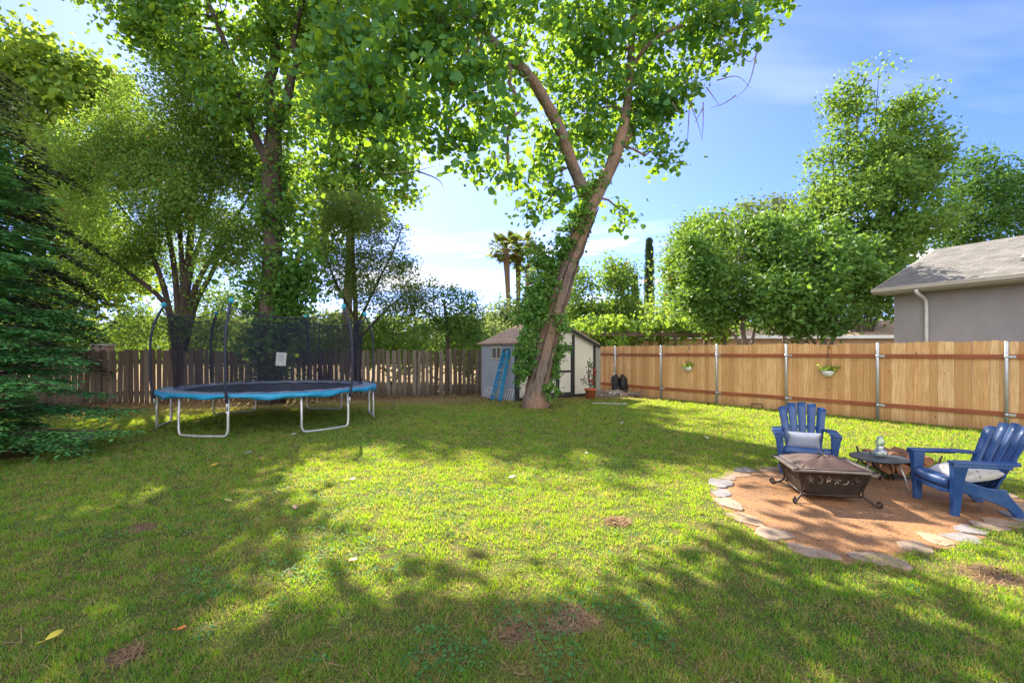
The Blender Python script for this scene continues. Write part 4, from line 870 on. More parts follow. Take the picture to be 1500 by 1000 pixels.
for i, (a, w) in enumerate(ang_list):
    d = (i-near) % NS; d = d if d <= NS//2 else d-NS
    col = rs.choice([0, 2, 0]) if d in (0, 1, -1, -2, -3, -4, 2) else rs.choice([0, 1, 1, 2])
    cn = {0: 'buff', 1: 'grey', 2: 'pale tan'}[col]
    lab = ('%s flagstone on the patio rim nearest the camera' % cn) if d == 0 else ('%s flagstone, %s to the %s of the nearest one round the patio rim' % (cn, (['next']+words)[abs(d)-1], 'right' if d > 0 else 'left'))
    pts = []; r1 = patio_r(R(a+w/2))+rs.uniform(-.02, .08); r0 = r1-rs.uniform(.2, .34); k = 14
    cx = PC[0]+(r0+r1)/2*math.cos(R(a+w/2)); cy = PC[1]+(r0+r1)/2*math.sin(R(a+w/2)); hw = R(w)*(r0+r1)/4; hr = (r1-r0)/2; p1, p2 = rs.random()*6, rs.random()*6
    for j in range(k):
        b = 2*math.pi*j/k; f = 1+.12*math.sin(3*b+p1)+.09*math.sin(5*b+p2); e = 2.6
        cx_, sx_ = math.copysign(abs(math.cos(b))**(2/e), math.cos(b)), math.copysign(abs(math.sin(b))**(2/e), math.sin(b))
        X, Y = hw*cx_*f, hr*sx_*f; th_ = R(a+w/2)+math.pi/2+.0
        pts.append((X*math.cos(th_)+Y*math.cos(th_-math.pi/2), X*math.sin(th_)+Y*math.sin(th_-math.pi/2), 0))
    mm = MB(); mm.prism(pts[::-1], (0, 0, -.03), (0, 0, .046+rs.uniform(-.006, .006)))
    o = mm.build('flagstone', stone_m[col], bevel=.008); o.location = (cx, cy, 0); tag(o, lab, 'paving stone', 'flagstones round the fire pit patio')
# ================================================================ adirondack chairs
t = NT('blue_resin'); v = t.coord(); nn = t.noise(v, 7, 5); 
c = t.mix(t.ramp(nn, [(.45, 0), (.8, .4)]), (.010, .05, .17), (.07, .15, .28)); n5 = t.noise(v, 2.2, 3); c = t.mix(t.ramp(n5, [(.45, 0), (.75, .35)]), c, (.11, .17, .26)); blue = t.done(t.pbr(c, t.math('ADD', t.math('MULTIPLY', nn, .3), .25), t.bump(t.noise(v, 90, 3), .06, .004), spec=.5))
def make_chair(loc, rz, lab):
    r = empty('adirondack_chair', loc, rz, lab, 'chair', 'blue chairs round the fire pit'); r.scale = (.95, .95, .96)
    P = []; prof = [(.035, .27), (.055, .32), (.045, .36), (.01, .377), (-.08, .365), (-.2, .325), (-.32, .275), (-.42, .24), (-.47, .245)]
    for y, z in prof:
        for k in range(9):
            x = (k-4)/4*.27; P.append((x, y, z-.012*(1-(x/.27)**2)))
    MB().grid(P, len(prof), 9).build('seat', blue, r, solid=.014)
    for s in (-1, 1):
        V = []; 
        for (z, cx, hx, cy, hy) in [(0, .302, .028, .005, .035), (.2, .312, .034, .0, .042), (.42, .328, .045, -.005, .05), (.53, .338, .056, -.01, .06), (.553, .338, .054, -.01, .058)]:
            V += [(s*cx-hx, cy-hy, z), (s*cx+hx, cy-hy, z), (s*cx+hx, cy+hy, z), (s*cx-hx, cy+hy, z)]
        F = [(i*4+k, i*4+(k+1) % 4, (i+1)*4+(k+1) % 4, (i+1)*4+k) for i in range(4) for k in range(4)]+[(3, 2, 1, 0), (16, 17, 18, 19)]
        MB().add(V, F).build('front_leg', blue, r, bevel=.012)
        # armrest
        out = [(.065, .285, .395), (.03, .275, .402), (-.15, .282, .402), (-.32, .285, .41), (-.44, .26, .41), (-.53, .235, .375), (-.57, .235, .31)]
        poly = [(s*b, y, 0) for y, a_, b in out]+[(s*a_, y, 0) for y, a_, b in out[::-1]]
        m_ = MB(); m_.prism(poly, (0, 0, .545), (0, 0, .028)); 
        m_.prism([(s*b, y, 0) for y, a_, b in out[:5]]+[(s*(b-.014), y, 0) for y, a_, b in out[:5][::-1]], (0, 0, .515), (0, 0, .032)); m_.build('armrest', blue, r, bevel=.009)
        m_ = MB(); side = [(.03, .36), (.03, .27), (-.12, .225), (-.32, .165), (-.47, .10), (-.56, .0), (-.645, .0), (-.60, .09), (-.50, .22), (-.46, .29), (-.3, .30), (-.1, .36)]
        m_.prism([(s*.262, y, z) for y, z in side], (0, 0, 0), (s*.035, 0, 0)); m_.build('rear_leg', blue, r, bevel=.008)
    m_ = MB(); m_.prism([(-.27, .04, .30), (.27, .04, .30), (.27, .045, .235), (.16, .045, .215), (-.16, .045, .215), (-.27, .045, .235)], (0, 0, 0), (0, -.02, 0)); m_.build('front_apron', blue, r, bevel=.006)
    # back: five fanned slats with curved top
    bk = MB(); tops = [.865, .915, .93, .915, .865]
    def bp(u, z):   # u in -1..1
        q = (z-.20)/.73; hw = .215+.115*q; x = u*hw; y = -.435-.30*q+.05*u*u-.02*q*q
        return (x, y, z)
    for k in range(5):
        u0, u1 = -1+.4*k+.022, -1+.4*(k+1)-.022; rows = []
        for q in np.linspace(0, 1, 9):
            for uu_ in (u0, (u0+u1)/2, u1):
                zt = tops[k]+(-.02 if (uu_ == u0 and k == 0) or (uu_ == u1 and k == 4) else 0)-.004*(uu_ != (u0+u1)/2)
                rows.append(bp(uu_, .21+(zt-.21)*q))
        base_i = len(bk.v); Fr = [(i*3+j, i*3+j+1, (i+1)*3+j+1, (i+1)*3+j) for i in range(8) for j in range(2)]; bk.add(rows, Fr, True)
    for z0, z1, e in ((.20, .285, 1.02), (.555, .60, 1.0), (.40, .42, .98)):
        rows = []
        for z in (z0, z1):
            for uu_ in np.linspace(-e, e, 13): p = bp(uu_, z); rows.append((p[0], p[1]-.008, p[2]))
        bk.add(rows, [(j, j+1, 14+j, 13+j) for j in range(12)], True)
    bk.build('backrest', blue, r, solid=.016, fix=False)
    return r
ch1 = make_chair((3.87, 6.27, 0), R(154), 'blue plastic adirondack chair facing the camera behind the fire pit')
ch2 = make_chair((4.42, 4.99, 0), R(79), 'blue plastic adirondack chair with floral pillow facing left at the right edge')
def pillow(name, loc, rot, size, m_, lab):
    P = []; n1, n2 = 22, 22
    for sgn in (1, -1):
        for i in range(n1):
            for j in range(n2):
                u = -1+2*i/(n1-1); w = -1+2*j/(n2-1); h = ((1-u**4)*(1-w**4))**.55
                pin = 1-.09*(1-abs(w)**2)*abs(u)**3; pin2 = 1-.09*(1-abs(u)**2)*abs(w)**3
                P.append((u*size[0]/2*pin, w*size[1]/2*pin2, sgn*h*size[2]/2+(.004*sgn)))
    m = MB(); m.grid(P[:n1*n2], n1, n2); m.grid(P[n1*n2:], n1, n2)
    rim = [i*n2 for i in range(n1)]+[(n1-1)*n2+j for j in range(1, n2)]+[i*n2+n2-1 for i in range(n1-2, -1, -1)]+[j for j in range(n2-2, 0, -1)]
    N = n1*n2; m.f += [(rim[i], rim[(i+1) % len(rim)], N+rim[(i+1) % len(rim)], N+rim[i]) for i in range(len(rim))]; m.sm += [True]*len(rim)
    o = m.build(name, m_); o.location = loc; o.rotation_euler = rot; tag(o, lab, 'pillow'); return o
t = NT('floral_fabric'); v = t.coord(); nn = t.noise(v, 9, 3, .5); vo = t.n('ShaderNodeTexVoronoi', Vector=v, Scale=9.0)
c = t.mix(t.ramp(vo.outputs['Distance'], [(.10, 1), (.2, 0)]), (.70, .66, .60), (.42, .33, .26)); c = t.mix(t.ramp(nn, [(.56, 0), (.6, .6)]), c, (.50, .42, .34))
floral = t.done(t.pbr(c, .9, t.bump(t.noise(v, 200, 2), .2, .002), spec=.1))
pale_blue = simple('pale_fabric', (.50, .53, .60), (.62, .63, .66), .9, 6, bump=.2)
def chl(ch, p):
    c, s = math.cos(ch.rotation_euler[2]), math.sin(ch.rotation_euler[2]); l = ch.location; return (l.x+c*p[0]-s*p[1], l.y+s*p[0]+c*p[1], p[2])
pillow('floral_pillow', chl(ch2, (0, -.27, .385)), (R(-10), 0, ch2.rotation_euler[2]), (.46, .40, .15), floral, 'cream floral pillow lying on the seat of the right blue chair')
pillow('pale_pillow', chl(ch1, (0, -.37, .40)), (R(62), 0, ch1.rotation_euler[2]), (.40, .26, .10), pale_blue, 'pale grey cushion leaning on the back of the chair behind the fire pit')

# ================================================================ fire pit
iron = simple('dark_iron', (.035, .028, .025), (.07, .05, .04), .5, 9, metal=.6, bump=.2)
iron_rim = simple('worn_iron_rim', (.16, .12, .10), (.09, .07, .06), .5, 6, metal=.3)
rust = simple('ashy_bowl', (.42, .27, .19), (.3, .18, .12), .7, 6, bump=.3)
fp = empty('fire_pit', (3.48, 5.38, 0), R(-13), 'square black iron fire pit with star cut outs and a domed mesh lid', 'fire pit'); fp.scale = (.91, .91, 1)
hs = .40; zt = .355
def star(cx, cz, r, n=5, rot=math.pi/2): return [(cx+(r if k % 2 == 0 else r*.42)*math.cos(rot+k*math.pi/n), cz+(r if k % 2 == 0 else r*.42)*math.sin(rot+k*math.pi/n)) for k in range(2*n)]
def moon(cx, cz, r): return [(cx+r*math.cos(b), cz+r*math.sin(b)) for b in np.linspace(-2.2, 2.2, 9)]+[(cx-.25*r+r*.78*math.cos(b), cz+r*.78*math.sin(b)) for b in np.linspace(2.0, -2.0, 7)]
NPx, NPz = 9, 5
holes = [star(-.26, .035, .058), moon(-.155, .035, .048), star(-.05, .04, .054), star(.05, .03, .048), moon(.15, .035, .048), star(.255, .035, .058)]
outer = [(-.365, .115), (-.365, .0), (-.355, -.12), (0, -.125), (.355, -.12), (.365, .0), (.365, .115), (.1, .115), (-.1, .115)]
loops = [[Vector((x, z, 0)) for x, z in outer]]+[[Vector((x, z, 0)) for x, z in h] for h in holes]
tris = tessellate_polygon(loops); flat = [p for l in loops for p in l]
for k in range(4):
    Rk = Matrix.Rotation(k*math.pi/2, 3, 'Z'); V = []
    for p in flat:
        q = max(0.0, (.115-p.y)/.24); inset = .075*q**.7; sc = 1-inset/.365*1.15
        V.append(Rk @ Vector((p.x*sc, -(hs-.025)+inset, zt-.02+(p.y-.115))))
    MB().add(V, tris).build('side_panel', iron, fp, solid=.004, fix=False)
    MB().box(Rk @ Vector((0, -hs+.0, zt)), (2*hs+.09, .07, .018), Rk).build('rim', iron_rim, fp, .004)
    cx, cy = hs-.03, -hs+.03; d = Vector((1, -1, 0)).normalized(); c0 = Vector((cx, cy, 0))
    prof = [(0, zt-.01), (-.01, .30), (-.05, .22), (-.075, .15), (-.06, .09), (.02, .045), (.075, .018), (.105, .028), (.113, .055), (.093, .075), (.073, .06), (.081, .045)]
    MB().tube(smooth_path([np.array(Rk @ (c0+d*a_+Vector((0, 0, z)))) for a_, z in prof], 3), .0125, 7).build('leg', iron, fp)
    MB().tube([Rk @ Vector((-.31, -.31, .085)), Rk @ Vector((.31, -.31, .085))], .009, 6).build('stretcher', iron, fp)
P = []
for r_i, z in [(.0, .125), (.1, .126), (.2, .13), (.26, .15), (.28, .2)]:
    for k in range(24):
        a = 2*math.pi*k/24; e = 1/max(abs(math.cos(a)), abs(math.sin(a)))**.8; P.append((r_i*e*math.cos(a), r_i*e*math.sin(a), z))
MB().grid(P, 5, 24, closed=True).build('bowl', rust, fp, solid=.004)
nt2 = NT('spark_mesh'); pr = nt2.pbr((.11, .065, .05), .6, metal=.2); tp2 = nt2.n('ShaderNodeBsdfTransparent'); mx = nt2.n('ShaderNodeMixShader', Fac=.72); nt2.t.links.new(tp2.outputs[0], mx.inputs[1]); nt2.t.links.new(pr.outputs[0], mx.inputs[2]); meshm = nt2.done(mx)
P = []
for q in np.linspace(0, 1, 7):
    for k in range(32):
        a = 2*math.pi*k/32; e = 1/max(abs(math.cos(a)), abs(math.sin(a))); rr2 = .355*(1-q)
        P.append((rr2*e*math.cos(a), rr2*e*math.sin(a), zt+.015+.085*math.sin(q*math.pi/2)+.012*math.sin(k*1.7)*(1-q)*q*3))
lid = MB().grid(P, 7, 32, closed=True).build('mesh_lid', meshm, fp, fix=False)
m = MB()
for sx, sy_ in ((1, 1), (1, -1), (-1, 1), (-1, -1)): m.tube([(sx*.355, sy_*.355, zt+.018), (sx*.2, sy_*.2, zt+.065), (sx*.02, sy_*.02, zt+.107)], .006, 5)
m.tube([(-.36, -.36, zt+.016), (.36, -.36, zt+.016), (.36, .36, zt+.016), (-.36, .36, zt+.016), (-.36, -.36, zt+.016)], .008, 5); m.build('lid_frame', iron_rim, lid)
MB().tube([(math.cos(a)*.03, 0, zt+.135+math.sin(a)*.03) for a in np.linspace(0, 6.283, 13)], .006, 6).build('handle', iron, lid)
# low table, glass lantern, log rack
tb_ = empty('side_table', (4.50, 5.86, 0), 0, 'low round dark metal side table between the fire pit and the right chair', 'table')
MB().lathe([(0, .330), (.28, .330), (.30, .334), (.305, .322), (.30, .312), (.28, .318), (0, .318)], 40).build('table_top', simple('dark_slate_metal', (.07, .085, .10), (.05, .06, .07), .35, 5), tb_)
for k in range(4):
    a = R(45+90*k-20); MB().tube([(.2*math.cos(a), .2*math.sin(a), .315), (.27*math.cos(a), .27*math.sin(a), .15), (.31*math.cos(a), .31*math.sin(a), 0)], .009, 6).build('leg', steel if k in (2, 3) else iron, tb_)
g = NT('clear_glass'); gl = g.n('ShaderNodeBsdfGlossy', Color=(.9, .95, .93), Roughness=.05); tg = g.n('ShaderNodeBsdfTransparent', Color=(.86, .9, .88)); fr = g.n('ShaderNodeLayerWeight', Blend=.35)
mg = g.n('ShaderNodeMixShader', Fac=g.math('ADD', g.math('MULTIPLY', fr.outputs[1], .6), .12)); g.t.links.new(tg.outputs[0], mg.inputs[1]); g.t.links.new(gl.outputs[0], mg.inputs[2]); glassm = g.done(mg)
lj = empty('glass_lantern', (4.52, 5.87, .334), 0, 'clear glass oil lamp standing on the low round table', 'lantern')
MB().lathe([(0, .002), (.062, .002), (.075, .02), (.078, .055), (.06, .085), (.032, .10)], 22).build('glass_base', glassm, lj, solid=.003)
MB().lathe([(.034, .10), (.036, .125), (.020, .13), (.0, .13)], 16).build('burner_collar', steel, lj)
MB().lathe([(.033, .125), (.048, .155), (.05, .18), (.034, .215), (.028, .25)], 20).build('chimney', glassm, lj, solid=.002)
MB().lathe([(0, .004), (.058, .004), (.068, .03), (.0, .032)], 16).build('oil', simple('pale_wax', (.75, .72, .64), None, .5), lj)
lr = empty('log_rack', (4.92, 6.14, 0), R(-12), 'black curved cradle filled with split firewood behind the low table', 'log rack')
for s in (-.17, .17): MB().tube(smooth_path([(-.36, s, .36), (-.3, s, .16), (-.1, s, .07), (.14, s, .06), (.33, s, .14), (.42, s, .34)], 4), .012, 6).tube([(-.22, s, .1), (-.26, s, 0)], .012, 6).tube([(.24, s, .09), (.28, s, 0)], .012, 6).build('cradle', iron, lr)
logm = simple('split_log', (.36, .16, .07), (.16, .08, .045), .85, 8, stretch=(3, .5, 3), bump=.5)
i = 0
for (x, z, rr2) in [(-.17, .16, .075), (0, .15, .08), (.17, .17, .075), (-.22, .28, .06), (-.08, .30, .07), (.09, .29, .075), (.26, .27, .06)]:
    n = 7; rl = random.Random(i); i += 1
    prof = [(rr2*(1+.2*rl.uniform(-1, 1))*math.cos(2*math.pi*k/n+i), rr2*(1+.2*rl.uniform(-1, 1))*math.sin(2*math.pi*k/n+i)) for k in range(n)]
    lg = MB().prism([(a_, -.2, b_) for a_, b_ in prof], (0, 0, 0), (0, .4, 0)).build('firewood_log', logm, bevel=.006)
    c, s = math.cos(R(-12)), math.sin(R(-12)); lg.location = (4.92+c*x, 6.14+s*x, z); lg.rotation_euler = (0, 0, R(-12)+rl.uniform(-.12, .12))
    nm = ['left log of the bottom layer', 'middle log of the bottom layer', 'right log of the bottom layer', 'leftmost log of the top layer', 'second log from left in the top layer', 'third log from left in the top layer', 'rightmost log of the top layer'][i-1]
    tag(lg, nm+' in the black cradle by the low table', 'log', 'firewood logs in the cradle')
# ================================================================ clutter near the shed and fence corner
def rock(name, loc, size, seed, m_, lab, cat='rock', group=None):
    b = bmesh.new(); bmesh.ops.create_icosphere(b, subdivisions=3, radius=1)
    P = np.array([v.co[:] for v in b.verts]); nz_ = vnoise(P+seed, 1.3, seed)*.5+vnoise(P+seed, 3.1, seed+1)*.2
    for v_, k in zip(b.verts, nz_): v_.co = Vector((v_.co.x*size[0], v_.co.y*size[1], v_.co.z*size[2]))*(.62+k)
    me = bpy.data.meshes.new(name); b.to_mesh(me); b.free(); me.materials.append(m_)
    o = link(bpy.data.objects.new(name, me)); o.location = loc; return tag(o, lab, cat, group)
rockm = simple('grey_rock', (.26, .23, .20), (.16, .145, .13), .9, 5, bump=.5)
rock('rock', (-7.95, 8.75, .05), (.30, .2, .16), 3, rockm, 'grey rock under the low branches of the redwood', 'rock')
x0, y0 = G(905, 580)[:2]
for i, (dx, dy, s, lab) in enumerate([(0, 0, .22, 'largest grey stone of the rubble in the corner by the new fence'), (.35, -.2, .16, 'flat stone at the right end of the corner rubble'), (-.35, -.15, .15, 'small stone at the left end of the corner rubble'), (.12, -.35, .12, 'small stone in front of the corner rubble')]):
    rock('stone', (x0+dx, y0+dy, .04), (s*1.3, s, s*.8), 10+i, stone_m[0] if i % 2 else rockm, lab, 'stone', 'stones of the rubble heap by the new fence')
bagm = simple('black_plastic', (.012, .012, .014), None, .35, 6, bump=.6, bd=.03)
rock('rubbish_bag', (x0-.02, y0+.35, .42), (.17, .15, .42), 31, bagm, 'upright black plastic bag, left one of two in the fence corner', 'bag', 'black bags in the fence corner')
rock('rubbish_bag', (x0+.27, y0+.3, .38), (.16, .15, .40), 35, bagm, 'upright black plastic bag, right one of two in the fence corner', 'bag', 'black bags in the fence corner')
r_ = rg(171); m = MB()
for k in range(60):
    p = np.array([x0-.1, y0-.1, .08])+r_.normal(size=3)*np.array([.4, .25, .06]); d = r_.normal(size=3)*np.array([.3, .2, .08]); m.tube([p-d, p+d*.2+np.array([0, 0, .02]), p+d], .006+.008*r_.random(), 4)
o = m.build('dry_twigs', M['bark'], fix=False); tag(o, 'heap of dry twigs over the stones in the corner by the new fence', 'twigs', kind='stuff')
ed = MB().box((0, 0, .02), (1.05, .10, .035)).box((-.2, .14, .015), (.7, .05, .03)).build('garden_board', simple('bleached_board', (.4, .37, .33), (.3, .28, .25), .9, 3, stretch=(.5, 4, 4)), bevel=.004); q = G(893, 592); ed.location = (q[0], q[1], 0); ed.rotation_euler = (0, 0, R(-8))
tag(ed, 'bleached flat board lying on the lawn in front of the flower pot', 'board')
# fallen leaves
def fallen(px, py, s, col, rz, lab):
    q = G(px, py); mm = simple('fallen_leaf_'+str(px), col, tuple(x*.6 for x in col), .7, 14)
    out = [(0, 0), (.25, .2), (.55, .34), (.8, .28), (1.05, 0), (.8, -.3), (.5, -.36), (.22, -.2)]; V = []
    for x, y in out: V.append((x*s-s/2, y*s, .012+.22*s*abs(y)+.10*s*(x-.5)**2))
    V += [((x-.5)*s, 0, .008+.05*s*x) for x in (.3, .6)]
    m = MB().add(V, [(0, 1, 8), (1, 2, 9, 8), (2, 3, 9), (3, 4, 9), (4, 5, 9), (5, 6, 9), (6, 7, 8, 9), (7, 0, 8)], True); m.tube([(-s*.5, 0, .012), (-s*.9, .05*s, .02)], .002, 4)
    o = m.build('fallen_leaf', mm, solid=.0015); o.location = (q[0], q[1], .022); o.rotation_euler = (R(6), R(-10), rz); tag(o, lab, 'leaf', 'dry leaves fallen on the lawn')
for a in [(80, 938, .085, (.62, .52, .05), 1.2, 'large bright yellow fallen leaf lying on the lawn nearest the camera'), (267, 927, .05, (.6, .22, .02), .3, 'small orange fallen leaf right of the big yellow leaf'),
          (517, 826, .085, (.50, .27, .13), -.4, 'tan curled fallen leaf on the edge of the bright lawn patch'), (432, 747, .09, (.42, .26, .16), 2.0, 'brown fallen leaf on shaded lawn left of the bright patch'),
          (314, 684, .12, (.58, .40, .04), .7, 'yellow fallen leaf in front of the trampoline'), (334, 737, .10, (.40, .42, .08), 2.7, 'greenish yellow fallen leaf in the left shaded lawn'), (517, 705, .07, (.68, .66, .55), .2, 'whitish fallen leaf on the left side of the bright lawn patch'),
          (750, 702, .10, (.66, .58, .40), .1, 'pale long fallen leaf in the middle of the bright lawn patch'), (859, 666, .07, (.5, .47, .38), 1.0, 'white petal like leaf in the shade right of the lawn centre'), (911, 621, .09, (.65, .62, .55), .5, 'white leaf on the lawn in front of the shed pot'),
          (365, 665, .09, (.6, .56, .5), 0, 'pale leaf just in front of the trampoline legs'), (1035, 643, .12, (.55, .5, .3), 1.4, 'dull yellow leaf on the far lawn left of the patio'), (430, 638, .10, (.62, .6, .55), 1.0, 'pale leaf lying at the foot of the front trampoline leg')]: fallen(*a)

# ================================================================ ground and grass
spots = [(*G(765, 928)[:2], .13), (*G(833, 905)[:2], .16), (*G(210, 772)[:2], .13), (*G(1470, 850)[:2], .22), (*G(905, 765)[:2], .10), (*G(178, 960)[:2], .09), (*G(905, 765)[:2], .1)]
t = NT('lawn_ground'); tc = t.n('ShaderNodeTexCoord'); v = tc.outputs['Object']
n1 = t.noise(v, .55, 5); n2 = t.noise(v, 7, 5, .65); n3 = t.noise(v, 45, 3)
c = t.mix(t.ramp(n1, [(.4, 0), (.62, 1)]), (.075, .115, .022), (.16, .165, .035)); c = t.mix(t.ramp(n2, [(.42, 0), (.68, .75)]), c, (.20, .14, .06)); c = t.mix(t.ramp(n3, [(.4, 0), (.65, .6)]), c, (.035, .04, .015))
msk = None
for (sx, sy_, sr) in spots:
    d = t.n('ShaderNodeVectorMath', _operation='DISTANCE'); t.put(d.inputs[0], v); d.inputs[1].default_value = (float(sx), float(sy_), 0)
    dd = t.math('ADD', t.math('DIVIDE', d.outputs['Value'], sr*1.25), t.math('MULTIPLY', t.math('SUBTRACT', n2, .5), 1.2)); k = t.math('SUBTRACT', 1.35, dd, True); msk = k if msk is None else t.math('MAXIMUM', msk, k)
c = t.mix(t.math('MULTIPLY', msk, .9), c, t.mix(t.ramp(n3, [(.35, 0), (.65, 1)]), (.22, .13, .08), (.11, .065, .045)))
sp_ = t.n('ShaderNodeSeparateXYZ', Vector=v)
ln = t.math('SUBTRACT', t.math('MULTIPLY', sp_.outputs[1], .957), t.math('MULTIPLY', sp_.outputs[0], .289)); fd = t.math('SUBTRACT', t.math('ADD', ln, t.math('MULTIPLY', n1, 3.0)), 15.6)
c = t.mix(t.math('MULTIPLY', t.math('DIVIDE', fd, 1.6, True), .85), c, t.mix(n2, (.16, .10, .055), (.36, .24, .13)))
gm = t.done(t.pbr(c, .95, t.bump(t.math('ADD', n2, n3), .9, .03), spec=.05))
xs = np.concatenate([[-400, -150, -60], np.linspace(-30, 30, 61), [60, 150, 400]]); ys = np.concatenate([[-60, -20], np.linspace(-8, 40, 49), [70, 150, 300, 600]])
gx, gy = np.meshgrid(xs, ys); V = np.stack([gx.ravel(), gy.ravel(), np.zeros(gx.size)], 1); nx = len(xs)
F = [(j*nx+i, j*nx+i+1, (j+1)*nx+i+1, (j+1)*nx+i) for j in range(len(ys)-1) for i in range(nx-1)]
tag(np_mesh('ground', V, np.array(F), gm), kind='structure')

rg_ = rg(200); N0 = 900000
# distance graded density
Yc = []; u = rg_.random(N0); p = 0.5; ya, yb_ = 1.5, 19.0
Y = (ya**p+u*(yb_**p-ya**p))**(1/p); X = (rg_.random(N0)*2-1)*(1.16*Y+1.1)
P3 = np.stack([X, Y, X*0], 1)
big = vnoise(P3, .9, 7)*.6+vnoise(P3, 2.6, 8)*.4; cl = vnoise(P3, 9, 9)*.6+vnoise(P3, 21, 10)*.4
fd = (-.289*X+.957*Y)+vnoise(P3, .6, 12)*2.2
keep = rg_.random(N0) < np.clip((cl-.18)*2.3, .15, 1)
keep &= rg_.random(N0) < np.clip((17.0-fd)/1.6, .08, 1)
side = (X-F0[0])*.8216+(Y-F0[1])*.57; keep &= side < -.02
sideo = (X-O0[0])*(-.289)+(Y-O0[1])*.957; keep &= (sideo < -.05) | (X > -1.2)
a_ = np.arctan2(Y-PC[1], X-PC[0]); keep &= np.hypot(X-PC[0], Y-PC[1]) > patio_r(a_)+.03-.20*vnoise(P3, 5, 15)**1.5
lx_ = (X-A0[0])*math.cos(su)+(Y-A0[1])*math.sin(su); ly_ = -(X-A0[0])*math.sin(su)+(Y-A0[1])*math.cos(su); keep &= ~((lx_ > -.03) & (lx_ < 3.65) & (ly_ > -.05) & (ly_ < 2.3))
for (sx, sy_, sr) in spots: dd = np.hypot(X-sx, Y-sy_)/sr+(vnoise(P3, 14, 16)-.5)*1.1; keep &= rg_.random(N0) < np.clip((dd-.75)*2.2, .05, 1)
keep &= np.hypot(X-.67, Y-13.9) > .5
keep &= np.hypot(X+8.2, Y-7.4) > .8
X, Y, big, cl, fd = X[keep], Y[keep], big[keep], cl[keep], fd[keep]; n = len(X)
sc = np.clip(Y/3.2, .85, 6)**.8
h = .88*(.014+.018*rg_.random(n)+.06*np.clip(cl-.42, 0, 1)+.02*np.clip(big-.5, 0, 1))*sc**.35; wd = (.0026+.0016*rg_.random(n))*sc**1.05
a_ = rg_.random(n)*6.283; ln_ = rg_.random(n)*1.25*h; b_ = rg_.random(n)*6.283
B = np.stack([X, Y, X*0-.002], 1); wv = np.stack([np.cos(a_), np.sin(a_), a_*0], 1)*wd[:, None]; tipv = np.stack([np.cos(b_)*ln_, np.sin(b_)*ln_, h], 1)
V = np.stack([B-wv, B+wv, B+tipv], 1).reshape(-1, 3); F = np.arange(n*3).reshape(-1, 3)
t = NT('lawn_blades'); rnd = t.n('ShaderNodeNewGeometry').outputs['Random Per Island']; v = t.coord()
n1 = t.noise(v, .5, 4); n2 = t.noise(v, 3.2, 5, .6); n3 = t.noise(v, 14, 3)
f = t.math('ADD', t.math('MULTIPLY', rnd, .5), t.math('MULTIPLY', t.math('SUBTRACT', n3, .25), .9), True)
c = t.ramp(f, [(0, (.020, .110, .036)), (.45, (.062, .22, .042)), (1, (.25, .40, .035))])
c = t.mix(t.ramp(n1, [(.42, 0), (.62, .4)]), c, (.24, .33, .025))
dry = t.math('ADD', t.ramp(n2, [(.48, 0), (.68, .6)]), t.ramp(t.math('FRACT', t.math('MULTIPLY', rnd, 53.0)), [(.0, 0), (1, .32)]), True)
sp_ = t.n('ShaderNodeSeparateXYZ', Vector=v); l2 = t.math('SUBTRACT', t.math('MULTIPLY', sp_.outputs[1], .957), t.math('MULTIPLY', sp_.outputs[0], .289))
fd2 = t.math('DIVIDE', t.math('SUBTRACT', t.math('ADD', l2, t.math('MULTIPLY', n1, 4.0)), 15.2), 3.0, True); dry = t.math('ADD', dry, t.math('MULTIPLY', fd2, .7), True)
r2 = t.math('LESS_THAN', t.math('FRACT', t.math('MULTIPLY', rnd, 91.0)), dry)
c = t.mix(t.math('MULTIPLY', r2, .85), c, (.42, .30, .13))
tcol = t.mix(t.math('MULTIPLY', r2, .8), t.mix(f, (.26, .54, .01), (.68, .74, .01)), (.55, .38, .14))
pa = t.pbr(c, .6, spec=.2); pb = t.n('ShaderNodeBsdfTranslucent', Color=tcol); mx = t.n('ShaderNodeMixShader', Fac=.45); t.t.links.new(pa.outputs[0], mx.inputs[1]); t.t.links.new(pb.outputs[0], mx.inputs[2]); gbm = t.done(mx)
tag(np_mesh('lawn_grass', V, F, gbm), 'short mown lawn of green and dry blades', kind='stuff'); print('GRASS', n)
# straw lying in the bare spots and between the blades
r_ = rg(205); Sp = []
for (sx_, sy2, sr) in spots:
    k = int(2600*sr); a_ = r_.random(k)*6.283; q = sr*1.15*np.sqrt(r_.random(k)); Sp.append(np.stack([sx_+np.cos(a_)*q, sy2+np.sin(a_)*q, .006+.01*r_.random(k)], 1))
k = 7000; Yq = (1.8**.5+r_.random(k)*(11**.5-1.8**.5))**2; Xq = (r_.random(k)*2-1)*1.15*Yq; Pq = np.stack([Xq, Yq, .012+.012*r_.random(k)], 1)
nq = vnoise(Pq, 1.7, 21)*.6+vnoise(Pq, 5, 22)*.4; Pq = Pq[(nq > .52) & (np.hypot(Xq-PC[0], Yq-PC[1]) > 2.1)]; Sp.append(Pq)
Sp = np.concatenate(Sp); Sp = Sp[vnoise(Sp, 7, 33)*.6+vnoise(Sp, 17, 34)*.4 > .47]; k = len(Sp); a_ = r_.random(k)*6.283; ln2 = .02+.035*r_.random(k); d_ = np.stack([np.cos(a_)*ln2, np.sin(a_)*ln2, .012*r_.normal(size=k)], 1); w_ = np.stack([-np.sin(a_), np.cos(a_), a_*0+.2], 1)*.0016*np.clip(Sp[:, 1:2]/3, 1, 4)
V = np.stack([Sp-d_-w_, Sp-d_+w_, Sp+d_+w_, Sp+d_-w_], 1).reshape(-1, 3); V[:, 2] = np.maximum(V[:, 2], .003)
